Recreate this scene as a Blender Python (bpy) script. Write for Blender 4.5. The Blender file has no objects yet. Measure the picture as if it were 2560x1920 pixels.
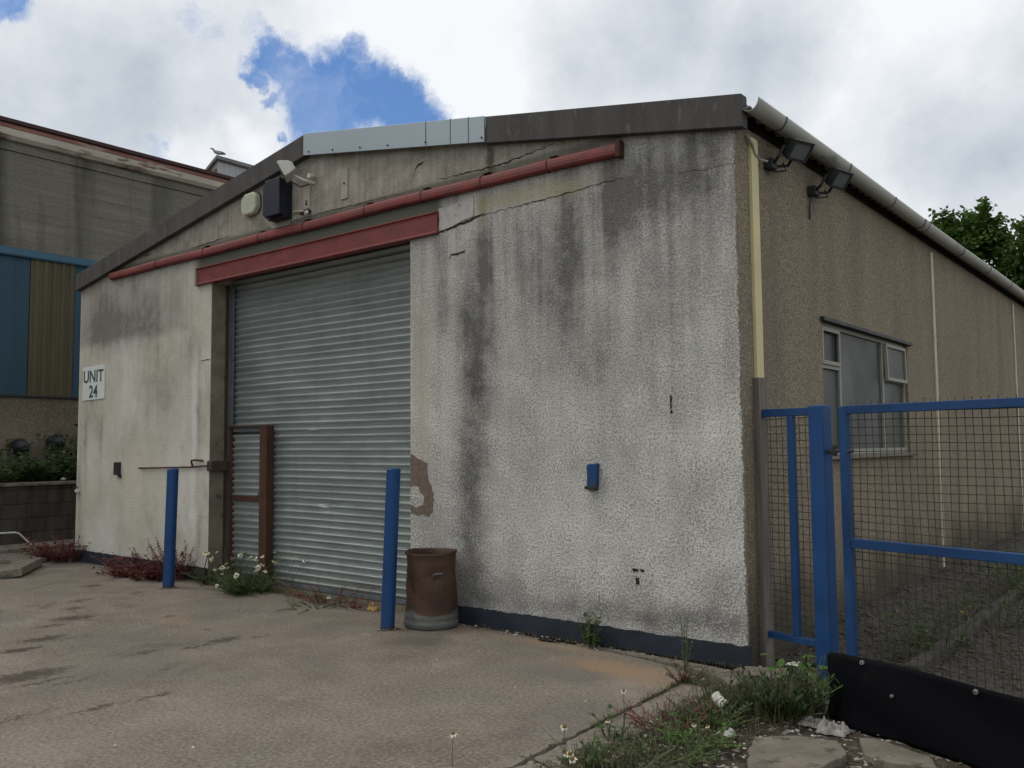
import bpy, math, random
from mathutils import Vector, Matrix, noise as mnoise
random.seed(7)
S = bpy.context.scene
C = S.collection
PI = math.pi

# ------------------------------------------------------------------ mesh collector
class MB:
    def __init__(s):
        s.v = []; s.f = []; s.m = []
    def add(s, vs, fs, mi=0):
        b = len(s.v); s.v += [tuple(p) for p in vs]
        for f in fs: s.f.append(tuple(i + b for i in f)); s.m.append(mi)
        return s
    def box(s, x0, x1, y0, y1, z0, z1, mi=0, M=None):
        vs = [(x, y, z) for z in (z0, z1) for y in (y0, y1) for x in (x0, x1)]
        if M is not None: vs = [tuple(M @ Vector(p)) for p in vs]
        return s.add(vs, [(0, 2, 3, 1), (4, 5, 7, 6), (0, 1, 5, 4), (2, 6, 7, 3), (0, 4, 6, 2), (1, 3, 7, 5)], mi)
    def prism(s, pts, fn, a, b, mi=0):
        # pts 2D outline, fn(p, t) -> 3D, between t=a and t=b
        n = len(pts)
        vs = [fn(p, a) for p in pts] + [fn(p, b) for p in pts]
        fs = [tuple(range(n)), tuple(range(2 * n - 1, n - 1, -1))] + [(i, i + n, (i + 1) % n + n, (i + 1) % n) for i in range(n)]
        return s.add(vs, fs, mi)
    def tube(s, pts, r, n=8, mi=0, cap=True):
        pts = [Vector(p) for p in pts]; rs = r if isinstance(r, (list, tuple)) else [r] * len(pts)
        vs = []; up = None
        for i, p in enumerate(pts):
            d = (pts[min(i + 1, len(pts) - 1)] - pts[max(i - 1, 0)]).normalized()
            if up is None: up = Vector((0, 0, 1)) if abs(d.z) < .9 else Vector((1, 0, 0))
            a = d.cross(up).normalized(); b = a.cross(d).normalized(); up = b
            for k in range(n):
                t = 2 * PI * k / n
                vs.append(p + a * math.cos(t) * rs[i] + b * math.sin(t) * rs[i])
        fs = []
        for i in range(len(pts) - 1):
            for k in range(n):
                k2 = (k + 1) % n
                fs.append((i * n + k, i * n + k2, (i + 1) * n + k2, (i + 1) * n + k))
        if cap and n > 2:
            fs.append(tuple(range(n - 1, -1, -1))); q = (len(pts) - 1) * n; fs.append(tuple(range(q, q + n)))
        return s.add(vs, fs, mi)
    def lathe(s, prof, cx, cy, n=32, mi=0, wob=None):
        vs = []
        for j, (r, z) in enumerate(prof):
            for k in range(n):
                t = 2 * PI * k / n; rr = r; zz = z
                if wob: rr, zz = wob(r, z, t, j)
                vs.append((cx + rr * math.cos(t), cy + rr * math.sin(t), zz))
        fs = []
        for j in range(len(prof) - 1):
            for k in range(n):
                k2 = (k + 1) % n
                fs.append((j * n + k, j * n + k2, (j + 1) * n + k2, (j + 1) * n + k))
        if prof[0][0] > 0: fs.append(tuple(range(n - 1, -1, -1)))
        if prof[-1][0] > 0: q = (len(prof) - 1) * n; fs.append(tuple(range(q, q + n)))
        return s.add(vs, fs, mi)
    def grid(s, nu, nv, fn, mi=0):
        vs = [fn(i / nu, j / nv) for j in range(nv + 1) for i in range(nu + 1)]
        fs = [(j * (nu + 1) + i, j * (nu + 1) + i + 1, (j + 1) * (nu + 1) + i + 1, (j + 1) * (nu + 1) + i) for j in range(nv) for i in range(nu)]
        return s.add(vs, fs, mi)
    def leaf(s, p, d, n, L, W, bend=.2, mi=0):
        p = Vector(p); d = Vector(d).normalized(); n = Vector(n)
        sd = d.cross(n)
        if sd.length < 1e-4: sd = d.cross(Vector((1, .3, .2)))
        sd.normalize(); nn = sd.cross(d).normalized()
        a = p; m1 = p + d * L * .35 + sd * W * .5 - nn * L * bend * .1; m2 = p + d * L * .35 - sd * W * .5 - nn * L * bend * .1
        k1 = p + d * L * .7 + sd * W * .38 - nn * L * bend * .5; k2 = p + d * L * .7 - sd * W * .38 - nn * L * bend * .5
        t = p + d * L - nn * L * bend
        return s.add([a, m1, m2, k1, k2, t], [(0, 1, 2), (1, 3, 4, 2), (3, 5, 4)], mi)
    def build(s, name, mats, parent=None, smooth=False, bevel=0, solid=0, sub=0):
        me = bpy.data.meshes.new(name)
        o = bpy.data.objects.new(name, me); C.objects.link(o)
        org = Vector(parent['_o']) if parent is not None else Vector((0, 0, 0))
        me.from_pydata([tuple(Vector(p) - org) for p in s.v], [], s.f); me.validate(); me.update()
        for m in (mats if isinstance(mats, (list, tuple)) else [mats]): me.materials.append(m)
        if len(me.polygons) == len(s.m):
            me.polygons.foreach_set('material_index', s.m)
        if smooth: me.polygons.foreach_set('use_smooth', [True] * len(me.polygons))
        if parent is not None: o.parent = parent
        o['_o'] = tuple(org)
        if solid: m = o.modifiers.new('solid', 'SOLIDIFY'); m.thickness = solid
        if bevel: m = o.modifiers.new('bevel', 'BEVEL'); m.width = bevel; m.segments = 2; m.limit_method = 'ANGLE'; m.angle_limit = math.radians(35)
        if sub: m = o.modifiers.new('sub', 'SUBSURF'); m.levels = sub; m.render_levels = sub
        return o

def tag(o, label=None, cat=None, group=None, kind=None):
    if label: o['label'] = label
    if cat: o['category'] = cat
    if group: o['group'] = group
    if kind: o['kind'] = kind
    return o
def thing(name, label, cat, loc=(0, 0, 0), group=None, kind=None):
    o = bpy.data.objects.new(name, None); C.objects.link(o); o.location = loc; o.empty_display_size = .1
    o['_o'] = tuple(loc); return tag(o, label, cat, group, kind)
def single(mb, name, mats, label, cat, loc=(0, 0, 0), group=None, kind=None, **k):
    # a thing that is one mesh, with its origin at loc
    mb.v = [tuple(Vector(p) - Vector(loc)) for p in mb.v]
    o = mb.build(name, mats, None, **k); o.location = loc
    o['_o'] = tuple(loc)
    return tag(o, label, cat, group, kind)
XZ = lambda p, t: (p[0], t, p[1])
YZ = lambda p, t: (t, p[0], p[1])
XY = lambda p, t: (p[0], p[1], t)

# ------------------------------------------------------------------ node helper
class NT:
    def __init__(s, name, tree=None):
        if tree is None:
            s.mat = bpy.data.materials.new(name); s.mat.use_nodes = True; s.t = s.mat.node_tree; s.t.nodes.clear()
        else: s.t = tree; s.t.nodes.clear()
        s.tc = s.t.nodes.new('ShaderNodeTexCoord')
    def n(s, typ, **kw):
        x = s.t.nodes.new(typ)
        for k, v in kw.items(): setattr(x, k, v)
        return x
    def put(s, sock, v):
        if hasattr(v, 'links'): s.t.links.new(v, sock)
        elif isinstance(v, (tuple, list)) and sock.type == 'RGBA' and len(v) == 3: sock.default_value = (*v, 1)
        else: sock.default_value = v
    @property
    def obj(s): return s.tc.outputs['Object']
    def math(s, op, a, b=0., c=None, clamp=False):
        x = s.n('ShaderNodeMath', operation=op, use_clamp=clamp); s.put(x.inputs[0], a); s.put(x.inputs[1], b)
        if c is not None: s.put(x.inputs[2], c)
        return x.outputs[0]
    def vmath(s, op, a, b=(0, 0, 0)):
        x = s.n('ShaderNodeVectorMath', operation=op); s.put(x.inputs[0], a)
        if op == 'SCALE': s.put(x.inputs['Scale'], b)
        else: s.put(x.inputs[1], b)
        return x.outputs['Value'] if op in ('LENGTH', 'DOT_PRODUCT') else x.outputs['Vector']
    def noise(s, vec, scale, detail=4, rough=.55, dist=0., col=False):
        x = s.n('ShaderNodeTexNoise'); s.put(x.inputs['Vector'], vec)
        x.inputs['Scale'].default_value = scale; x.inputs['Detail'].default_value = detail; x.inputs['Roughness'].default_value = rough; x.inputs['Distortion'].default_value = dist
        return x.outputs['Color' if col else 'Fac']
    def voro(s, vec, scale, feat='F1', out='Distance'):
        x = s.n('ShaderNodeTexVoronoi', feature=feat); s.put(x.inputs['Vector'], vec); x.inputs['Scale'].default_value = scale
        return x.outputs[out]
    def rng(s, v, a, b, c=0., d=1., smooth=False):
        x = s.n('ShaderNodeMapRange', interpolation_type='SMOOTHSTEP' if smooth else 'LINEAR'); s.put(x.inputs['Value'], v)
        for i, q in zip((1, 2, 3, 4), (a, b, c, d)): s.put(x.inputs[i], q)
        return x.outputs[0]
    def mix(s, f, a, b, mode='MIX'):
        x = s.n('ShaderNodeMix', data_type='RGBA', blend_type=mode); s.put(x.inputs[0], f); s.put(x.inputs[6], a); s.put(x.inputs[7], b)
        return x.outputs[2]
    def sep(s, v):
        x = s.n('ShaderNodeSeparateXYZ'); s.put(x.inputs[0], v); return x.outputs
    def scl(s, v, k): return s.vmath('MULTIPLY', v, k)
    def blob(s, P, c, r, inner=.3, warp=None):
        d = s.vmath('SUBTRACT', P, c); d = s.vmath('MULTIPLY', d, tuple(1. / q if q else 0. for q in r)); l = s.vmath('LENGTH', d)
        if warp is not None: l = s.math('ADD', l, warp)
        return s.rng(l, inner, 1., 1., 0., True)
    def bump(s, h, strength, dist=.01, prev=None):
        x = s.n('ShaderNodeBump'); s.put(x.inputs['Height'], h); x.inputs['Strength'].default_value = strength; x.inputs['Distance'].default_value = dist
        if prev is not None: s.put(x.inputs['Normal'], prev)
        return x.outputs[0]
    def out(s, col, rough=.8, metal=0., normal=None, spec=.5, **kw):
        b = s.n('ShaderNodeBsdfPrincipled'); s.put(b.inputs['Base Color'], col); s.put(b.inputs['Roughness'], rough); s.put(b.inputs['Metallic'], metal)
        b.inputs['Specular IOR Level'].default_value = spec
        for k, v in kw.items(): s.put(b.inputs[k], v)
        if normal is not None: s.put(b.inputs['Normal'], normal)
        o = s.n('ShaderNodeOutputMaterial'); s.t.links.new(b.outputs[0], o.inputs[0]); return s.mat

def simple(name, col, rough=.7, var=.25, scale=6., metal=0., spot=None, spotamt=.5, spotscale=5., bump=.2, bscale=60., spec=.4, stretch=(1, 1, 1)):
    t = NT(name); P = t.scl(t.obj, stretch)
    n = t.noise(P, scale, 6, .6)
    dk = tuple(c * (1 - var) for c in col); lt = tuple(min(1, c * (1 + var)) for c in col)
    c = t.mix(t.rng(n, .3, .7), dk, lt)
    if spot:
        m = t.noise(t.vmath('ADD', P, (3.1, 7.7, 1.9)), spotscale, 8, .65)
        c = t.mix(t.rng(m, 1 - spotamt, 1 - spotamt + .08), c, spot)
    nb = t.bump(t.noise(P, bscale, 3), bump, .004)
    return t.out(c, t.rng(n, .3, .7, rough - .08, rough + .1), metal, nb, spec)

# ------------------------------------------------------------------ materials
def mat_front():
    t = NT('painted_roughcast'); P = t.obj
    x, y, z = t.sep(P)
    big = t.noise(P, .9, 5, .55); med = t.noise(P, 4.5, 5, .6)
    stk = t.noise(t.scl(P, (5., 5., .35)), 1.0, 5, .6, .3)
    stf = t.noise(t.scl(P, (16., 16., .7)), 1.0, 4, .6)
    fine = t.noise(P, 100., 2, .6); fine2 = t.noise(P, 50., 2, .6)
    left = t.rng(x, -6.7, -6.4, 1., 0.)
    warp = t.math('MULTIPLY_ADD', med, 1.0, -.5)
    P2 = t.vmath('ADD', P, t.vmath('SCALE', t.vmath('SUBTRACT', t.noise(P, 2.2, 4, col=True), (.5, .5, .5)), .28))
    # grime amount
    g = t.rng(big, .3, .75, -.04, .22)
    up = t.rng(z, .8, 3.8, 0., 1.)
    g = t.math('ADD', g, t.math('MULTIPLY', t.rng(stk, .40, .75, 0., .34), t.math('MULTIPLY', up, t.math('SUBTRACT', 1., t.math('MULTIPLY', left, .5)))))
    g = t.math('ADD', g, t.math('MULTIPLY', t.rng(stf, .42, .75, 0., .12), up))
    blobs = [  # x, z, rx, rz, amount : stains as they sit on the wall
        (-2.50, 2.3, .24, 1.5, .46), (-2.62, 1.3, .20, .9, .22), (-2.52, .6, .20, .7, .24), (-2.38, 3.2, .12, .45, .35),
        (-1.45, 3.05, .22, .9, .34), (-1.25, 2.25, .22, .5, .22), (-.80, 3.55, .5, .42, .30), (-.30, 3.5, .45, .45, .2), (-1.0, 3.35, .18, .6, .2), (-2.9, 3.0, .14, .8, .16),
        (-1.9, 3.1, .25, .6, .15), (-.6, 2.9, .4, .5, .12), (-1.25, .75, .12, .5, .12), (-.85, .50, .25, .25, .2), (-2.0, .35, .35, .25, .16), (-.45, .22, .6, .16, .28), (-1.6, .24, .9, .12, .18), (-2.5, .3, .3, .3, .2),
        (-8.6, 3.2, 1.1, .55, .34), (-9.3, 3.25, .5, .5, .22), (-7.7, 2.2, .5, .8, .22), (-8.5, 1.75, .4, .4, .12), (-7.4, .5, .25, .4, .2), (-6.9, 2.0, .09, 1.0, .24), (-9.25, 1.7, .06, .55, .25), (-9.7, 1.6, .06, .7, .3), (-7.1, 2.8, .25, .5, .16),
        (-1.0, 3.2, .9, .5, .10), (-1.6, 2.6, .35, .7, .12), (-.7, .3, .9, .14, .22), (-.2, .45, .25, .3, .15), (-2.5, 1.2, .22, 1.2, .2), (-6.85, .55, .07, .4, .3), (-8.1, .9, .5, .5, .05), (-9.85, 1.0, .08, 1.2, .2)]
    for bx, bz, rx, rz, a in blobs:
        g = t.math('MULTIPLY_ADD', t.blob(t.scl(P2, (1, 0, 1)), (bx, 0, bz), (rx * 1.45, 0, rz * 1.15), -.3), a * 1.22, g)
    g = t.math('MULTIPLY', g, t.rng(t.noise(P, 7., 6, .7), .3, .7, .62, 1.32))
    # upper left pier: grey coat with a ragged lower edge
    lz = t.rng(t.math('ADD', z, t.math('MULTIPLY', warp, .12)), 2.93, 3.05)
    g = t.math('MULTIPLY_ADD', t.math('MULTIPLY', t.math('MULTIPLY', lz, left), t.rng(x, -7.3, -7.1, 1., 0.)), .20, g)
    pat = t.noise(P, 1.7, 5, .7)
    thr = t.math('SUBTRACT', t.rng(pat, .32, .68, .625, .55), t.math('MULTIPLY', g, .17))
    thr = t.math('SUBTRACT', thr, t.rng(t.math('ADD', z, t.math('MULTIPLY', warp, .5)), .15, .65, .05, 0.))
    sp = t.rng(t.math('SUBTRACT', t.math('ADD', t.math('MULTIPLY', fine, .55), t.math('MULTIPLY', fine2, .55)), thr), -.06, .065, 0., 1.)
    sp = t.math('MULTIPLY', sp, t.math('SUBTRACT', t.math('MULTIPLY_ADD', t.rng(med, .35, .65), .3, .72), t.math('MULTIPLY', left, .62)), clamp=True)
    base = t.mix(t.rng(med, .35, .65), (.56, .55, .51), (.70, .69, .65))
    base = t.mix(t.math('MULTIPLY', left, t.rng(big, .3, .6)), base, (.62, .59, .48))
    wash = t.math('ADD', t.rng(g, .0, .62, 0., 1.), t.math('MULTIPLY', t.rng(z, 1.6, 3.4, 0., .20), t.math('SUBTRACT', 1., left)), clamp=True)
    col = t.mix(t.math('MULTIPLY', wash, .88), base, (.138, .133, .122))
    col = t.mix(t.rng(t.noise(t.scl(P2, (1.3, 1.3, .8)), 2., 6, .65), .52, .72, 0., t.math('MULTIPLY_ADD', left, .35, .15)), col, (.27, .25, .22))
    col = t.mix(t.math('MULTIPLY', sp, t.rng(z, 1.2, 3.2, .85, .62)), col, t.mix(wash, (.19, .183, .168), (.045, .044, .040)))
    # yellow-green damp patch under the rail, algae by the lintel
    yb = t.blob(t.scl(P2, (1, 0, 1)), (-1.85, 0, 3.68), (.95, 0, .13), .3)
    col = t.mix(t.math('MULTIPLY', yb, .6), col, (.33, .29, .18))
    ag = t.blob(t.scl(P2, (1, 0, 1)), (-2.42, 0, 3.62), (.1, 0, .2), .2)
    col = t.mix(t.math('MULTIPLY', ag, .55), col, (.20, .20, .06))
    ag2 = t.blob(t.scl(P2, (1, 0, 1)), (-2.3, 0, 4.05), (.07, 0, .3), .2)
    # bare cream patches beside the door
    cb = t.blob(t.scl(P2, (1, 0, 1)), (-3.15, 0, 2.1), (.18, 0, 1.3), .3)
    col = t.mix(t.math('MULTIPLY', cb, .45), col, (.42, .38, .28))
    for bx, bz, rx, rz in ((-9.5, 1.3, .35, .7), (-8.3, 1.2, .5, .9), (-9.6, .4, .25, .35)):
        col = t.mix(t.math('MULTIPLY', t.blob(t.scl(P2, (1, 0, 1)), (bx, 0, bz), (rx, 0, rz), .1), .4), col, (.66, .62, .50))
    # white paint runs near the door edge of the left pier
    wr = t.blob(t.scl(P2, (1, 0, 1)), (-7.0, 0, 1.6), (.10, 0, 1.6), .2)
    col = t.mix(t.math('MULTIPLY', wr, .45), col, (.72, .72, .72))
    # unpainted pebble dash in the gable above the rail
    gm = t.math('MULTIPLY', t.rng(z, 3.90, 3.93), t.rng(x, -.98, -.94, 1., 0.))
    gcol = t.mix(t.rng(t.math('ADD', t.math('MULTIPLY', fine, .6), t.math('MULTIPLY', med, .4)), .38, .62), (.15, .137, .113), (.45, .42, .355))
    gcol = t.mix(t.rng(stf, .45, .75, 0., .5), gcol, (.12, .115, .095))
    gcol = t.mix(t.math('MULTIPLY', ag2, .8), gcol, (.05, .05, .03))
    col = t.mix(gm, col, gcol)
    # dirty mortar band along the rail and over the lintel
    bd = t.math('MULTIPLY', t.rng(t.math('ADD', z, t.math('MULTIPLY', warp, .05)), 3.69, 3.72), t.math('MULTIPLY', t.rng(x, -7.1, -6.9), t.rng(x, -2.85, -2.95)))
    bd = t.math('MULTIPLY', bd, t.rng(z, 3.9, 3.94, 1., 0.))
    col = t.mix(bd, col, (.12, .125, .10))
    bw = t.math('MULTIPLY', t.rng(t.math('ABSOLUTE', t.math('SUBTRACT', z, t.math('ADD', 3.955, t.math('MULTIPLY', warp, .08)))), .02, .06, .75, 0.), t.rng(x, -.9, -1.0))
    col = t.mix(bw, col, (.09, .09, .07))
    col = t.mix(t.math('MULTIPLY', t.rng(t.math('ADD', x, t.math('MULTIPLY', t.math('ADD', warp, t.math('SUBTRACT', fine2, .5)), .06)), -.022, -.008), t.rng(z, 3.9, 3.6)), col, (.17, .15, .115))
    h = t.math('ADD', t.math('MULTIPLY', fine, .7), fine2)
    nb = t.bump(h, .55, .012)
    nb = t.bump(med, .25, .02, nb)
    return t.out(col, .93, 0., nb, .2)

def mat_dash(name='brown_pebble_dash', a=(.115, .095, .065), b=(.56, .48, .355), base=(.28, .235, .172), fs=70.):
    t = NT(name); P = t.obj
    fine = t.noise(P, fs, 3, .7); v = t.voro(P, fs * .9); vc = t.voro(P, fs * .9, out='Color')
    big = t.noise(P, .7, 5, .6); stk = t.noise(t.scl(P, (2.5, 2.5, .3)), 1., 5, .6)
    r, g_, b_ = t.sep(vc)
    c = t.mix(t.rng(r, .15, .95), a, b)
    c = t.mix(.5, c, tuple(q * 1.22 for q in base))
    c = t.mix(t.rng(fine, .42, .6, .55, 0.), c, tuple(q * .5 for q in a))
    c = t.mix(t.rng(stk, .4, .75, 0., .5), c, (.13, .125, .10))
    c = t.mix(t.rng(big, .45, .7, 0., .35), c, (.32, .25, .18))
    _, _, z = t.sep(P)
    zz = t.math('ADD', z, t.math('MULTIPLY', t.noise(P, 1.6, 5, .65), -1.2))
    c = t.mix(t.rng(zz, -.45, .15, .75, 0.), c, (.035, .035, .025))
    nb = t.bump(t.math('ADD', fine, t.math('MULTIPLY', v, -.6)), .8, .012)
    return t.out(c, .95, 0., nb, .15)

def mat_ground():
    t = NT('worn_concrete'); P = t.obj
    big = t.noise(P, .55, 5, .6); med = t.noise(P, 3., 6, .65); fine = t.noise(P, 42., 5, .8); fine2 = t.noise(P, 130., 2, .7)
    W = t.vmath('ADD', P, t.vmath('SCALE', t.vmath('SUBTRACT', t.noise(P, 6., 5, .7, col=True), (.5, .5, .5)), .30))
    W = t.scl(W, (1, 1, 0))
    c = t.mix(t.rng(big, .35, .65), (.142, .116, .093), (.228, .190, .152))
    c = t.mix(t.rng(med, .4, .7, 0., .6), c, (.265, .23, .19))
    cool = t.noise(t.vmath('ADD', P, (9, 3, 1)), .8, 4, .6)
    c = t.mix(t.rng(cool, .5, .68, 0., .7), c, (.15, .14, .115))
    # aggregate grains
    c = t.mix(t.rng(fine, .52, .60, 0., .6), c, (.34, .295, .24))
    c = t.mix(t.rng(fine, .48, .38, 0., .75), c, (.085, .072, .06))
    c = t.mix(t.rng(fine2, .66, .74, 0., .8), c, (.45, .43, .39))
    # rusty water stains
    for x, y, rx, ry, a in ((-.75, -.52, .62, .30, .8), (-.45, -.70, .4, .25, .5), (-1.1, -.75, .5, .18, .3), (-1.5, -.22, .9, .12, .55), (-2.3, -.2, .6, .12, .35), (-4.86, -1.5, .35, .22, .45), (-5.9, -.9, .7, .25, .15), (-2.8, -1.0, .5, .5, .12)):
        c = t.mix(t.math('MULTIPLY', t.blob(W, (x, y, 0), (rx, ry, 0), 0.2), a), c, (.30, .205, .125))
    c = t.mix(t.math('MULTIPLY', t.blob(W, (-.95, -.85, 0), (.55, .28, 0), 0.3), .55), c, (.14, .13, .125))
    c = t.mix(t.math('MULTIPLY', t.blob(W, (-2.45, -.75, 0), (.45, .4, 0), 0.1), .6), c, (.07, .068, .06))
    c = t.mix(t.math('MULTIPLY', t.blob(W, (-3.4, -.9, 0), (.5, .4, 0), 0.1), .35), c, (.10, .10, .095))
    # moss / dirt lying in the low spots
    M_ = t.vmath('ADD', P, t.vmath('SCALE', t.vmath('SUBTRACT', t.noise(P, 14., 5, .75, col=True), (.5, .5, .5)), .34)); M_ = t.scl(M_, (1, 1, 0)); acc = None
    for x, y, rx, ry, a in ((-3.75, -1.66, .10, .17, 1.), (-3.72, -1.93, .04, .20, .9), (-3.86, -2.28, .06, .19, .95), (-3.62, -1.42, .03, .12, .8), (-5.7, -1.97, .17, .26, .75), (-5.5, -2.25, .10, .3, .6), (-5.0, -2.55, .12, .3, .7),
                            (-4.72, -2.85, .09, .22, .85), (-4.85, -3.05, .05, .2, .7), (-7.48, -.94, .12, .14, .8), (-6.6, -1.5, .12, .2, .6), (-3.85, -3.15, .16, .42, .85), (-3.6, -3.1, .04, .35, .7), (-3.95, -3.5, .2, .4, .6), (-3.45, -3.0, .04, .25, .6),
                            (-2.72, -3.2, .05, .35, .65), (-2.68, -2.85, .04, .16, .8), (-2.9, -3.6, .06, .5, .5), (-3.25, -2.45, .02, .1, .7), (-5.05, -1.38, .05, .12, .6), (-6.2, -1.75, .1, .16, .6), (-8., -1.0, .1, .2, .4), (-4.1, -2.75, .04, .1, .5), (-3.1, -1.9, .03, .12, .35)):
        acc = t.math('MULTIPLY', t.blob(M_, (x, y, 0), (rx * 1.7, ry * 1.5, 0), 0.), min(1., a * 1.15)) if acc is None else t.math('MAXIMUM', acc, t.math('MULTIPLY', t.blob(M_, (x, y, 0), (rx * 1.7, ry * 1.5, 0), 0.), min(1., a * 1.15)))
    frag = t.math('ADD', acc, t.math('MULTIPLY_ADD', t.noise(P, 22., 6, .75), 1.6, -.8))
    c = t.mix(t.math('MULTIPLY', t.rng(frag, .30, .75), t.rng(acc, .04, .25, 0., .85)), c, (.052, .038, .028))
    gx, gy, _z = t.sep(P)
    dn = t.noise(t.vmath('ADD', P, (5., 2., 0.)), 1.5, 8, .72, .6)
    reg = t.rng(gx, -2.2, -4.2, .10, 1.)
    c = t.mix(t.math('MULTIPLY', t.rng(dn, .56, .64), t.math('MULTIPLY', reg, .6)), c, (.078, .060, .044))
    c = t.mix(t.math('MULTIPLY', t.rng(dn, .44, .34), .5), c, (.30, .262, .215))
    d2 = t.noise(t.vmath('ADD', P, (1., 8., 0.)), .45, 6, .62)
    c = t.mix(t.rng(d2, .50, .64, 0., .5), c, (.115, .112, .10))
    # dirt beside walls
    _, y, _ = t.sep(P)
    c = t.mix(t.rng(t.math('ADD', y, t.math('MULTIPLY', med, .25)), -.06, .14, 0., .7), c, (.10, .085, .06))
    h = t.math('ADD', t.math('MULTIPLY', fine, .8), t.math('MULTIPLY', med, 2.))
    nb = t.bump(h, .6, .008)
    return t.out(c, .92, 0., nb, .25)

def mat_shutter():
    t = NT('galvanised_slats'); P = t.obj
    n = t.noise(t.scl(P, (.6, 1, 3)), 2.5, 5, .6); f = t.noise(t.scl(P, (2, 1, 60)), 1.2, 3, .6); s2 = t.noise(t.scl(P, (7, 1, .5)), 1., 5, .65)
    c = t.mix(t.rng(n, .3, .7), (.32, .36, .355), (.42, .46, .455))
    c = t.mix(t.rng(s2, .5, .75, 0., .35), c, (.22, .24, .23))
    c = t.mix(t.rng(f, .45, .7, 0., .4), c, (.24, .27, .27))
    _, _, z = t.sep(P)
    c = t.mix(t.rng(t.math('ADD', z, t.math('MULTIPLY', n, .35)), .12, .38, .6, 0.), c, (.20, .19, .15))
    return t.out(c, t.rng(n, .3, .7, .36, .5), .6, None, .5)

def mat_rust(name='rusted_steel', a=(.042, .024, .017), b=(.095, .040, .022), c_=(.075, .055, .043)):
    t = NT(name); P = t.obj
    n = t.noise(P, 7., 7, .7); m = t.noise(t.scl(P, (1, 1, .25)), 12., 5, .6)
    c = t.mix(t.rng(n, .3, .7), a, b); c = t.mix(t.rng(m, .5, .72, 0., .7), c, c_)
    return t.out(c, .85, .15, t.bump(t.noise(P, 90., 4, .7), .5, .003), .3)

def mat_drum():
    t = NT('rusted_drum'); P = t.obj
    n = t.noise(P, 6., 7, .7); m = t.noise(t.scl(P, (1, 1, .15)), 30., 4, .6)
    c = t.mix(t.rng(n, .3, .7), (.040, .022, .015), (.088, .045, .028))
    c = t.mix(t.rng(m, .45, .7, 0., .6), c, (.045, .030, .022))
    x, y, z = t.sep(P)
    zz = t.math('ADD', z, t.math('MULTIPLY', t.noise(P, 3., 5, .6), .22))
    zz = t.math('SUBTRACT', zz, t.math('MULTIPLY', t.rng(t.math('ABSOLUTE', t.math('ADD', x, -.02)), 0., .22, 1., 0.), .05))
    k = t.rng(zz, .215, .235, 1., 0.)
    zinc = t.mix(t.rng(n, .35, .65), (.10, .105, .10), (.18, .185, .175))
    c = t.mix(k, c, zinc)
    return t.out(c, .75, t.math('MULTIPLY', k, .5), t.bump(n, .3, .006), .4)

def mat_cladding(name, base, dirt, ribs=0.):
    t = NT(name); P = t.obj
    n = t.noise(P, .8, 5, .6); s2 = t.noise(t.scl(P, (3, 3, .25)), 1., 5, .65)
    c = t.mix(t.rng(n, .3, .7, 0., .4), base, dirt); c = t.mix(t.rng(s2, .45, .7, 0., .7), c, dirt)
    return t.out(c, .65, 0., None, .3)

def mat_boardmark():
    t = NT('board_marked_concrete'); P = t.obj
    x, y, z = t.sep(P)
    ln = t.noise(t.scl(P, (.4, .5, 9.)), 1., 4, .6); n = t.noise(P, .8, 6, .6); f = t.noise(P, 18., 4, .7); st = t.noise(t.scl(P, (1, 1.6, .18)), 1., 6, .6, .4)
    c = t.mix(t.rng(ln, .3, .7), (.115, .108, .088), (.175, .165, .135))
    c = t.mix(t.rng(n, .4, .7, 0., .6), c, (.12, .12, .09)); c = t.mix(t.rng(f, .5, .8, 0., .6), c, (.26, .25, .21))
    c = t.mix(t.rng(st, .48, .7, 0., .8), c, (.055, .052, .042))
    g = t.rng(t.math('ADD', y, t.math('MULTIPLY', n, .5)), 1.0, 1.25, .85, 0.)
    c = t.mix(g, c, (.035, .034, .03))
    lin = t.math('PINGPONG', t.math('MULTIPLY', z, 1.), .11)
    c = t.mix(t.rng(lin, .0, .012, .35, 0.), c, (.05, .05, .04))
    return t.out(c, .9, 0., t.bump(ln, .4, .01), .2)

def mat_leaf(name, a, b, trans=.25, scale=9.):
    t = NT(name); P = t.obj
    g = t.n('ShaderNodeNewGeometry')
    c = t.mix(g.outputs['Random Per Island'], a, b)
    c = t.mix(t.rng(t.noise(P, scale, 3), .35, .65, 0., .5), c, tuple(q * .55 for q in a))
    b_ = t.n('ShaderNodeBsdfPrincipled'); t.put(b_.inputs['Base Color'], c); b_.inputs['Roughness'].default_value = .55; b_.inputs['Specular IOR Level'].default_value = .3
    tr = t.n('ShaderNodeBsdfTranslucent'); t.put(tr.inputs['Color'], t.mix(.0, c, c))
    mx = t.n('ShaderNodeMixShader'); mx.inputs[0].default_value = trans
    t.t.links.new(b_.outputs[0], mx.inputs[1]); t.t.links.new(tr.outputs[0], mx.inputs[2])
    o = t.n('ShaderNodeOutputMaterial'); t.t.links.new(mx.outputs[0], o.inputs[0]); return t.mat

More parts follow.
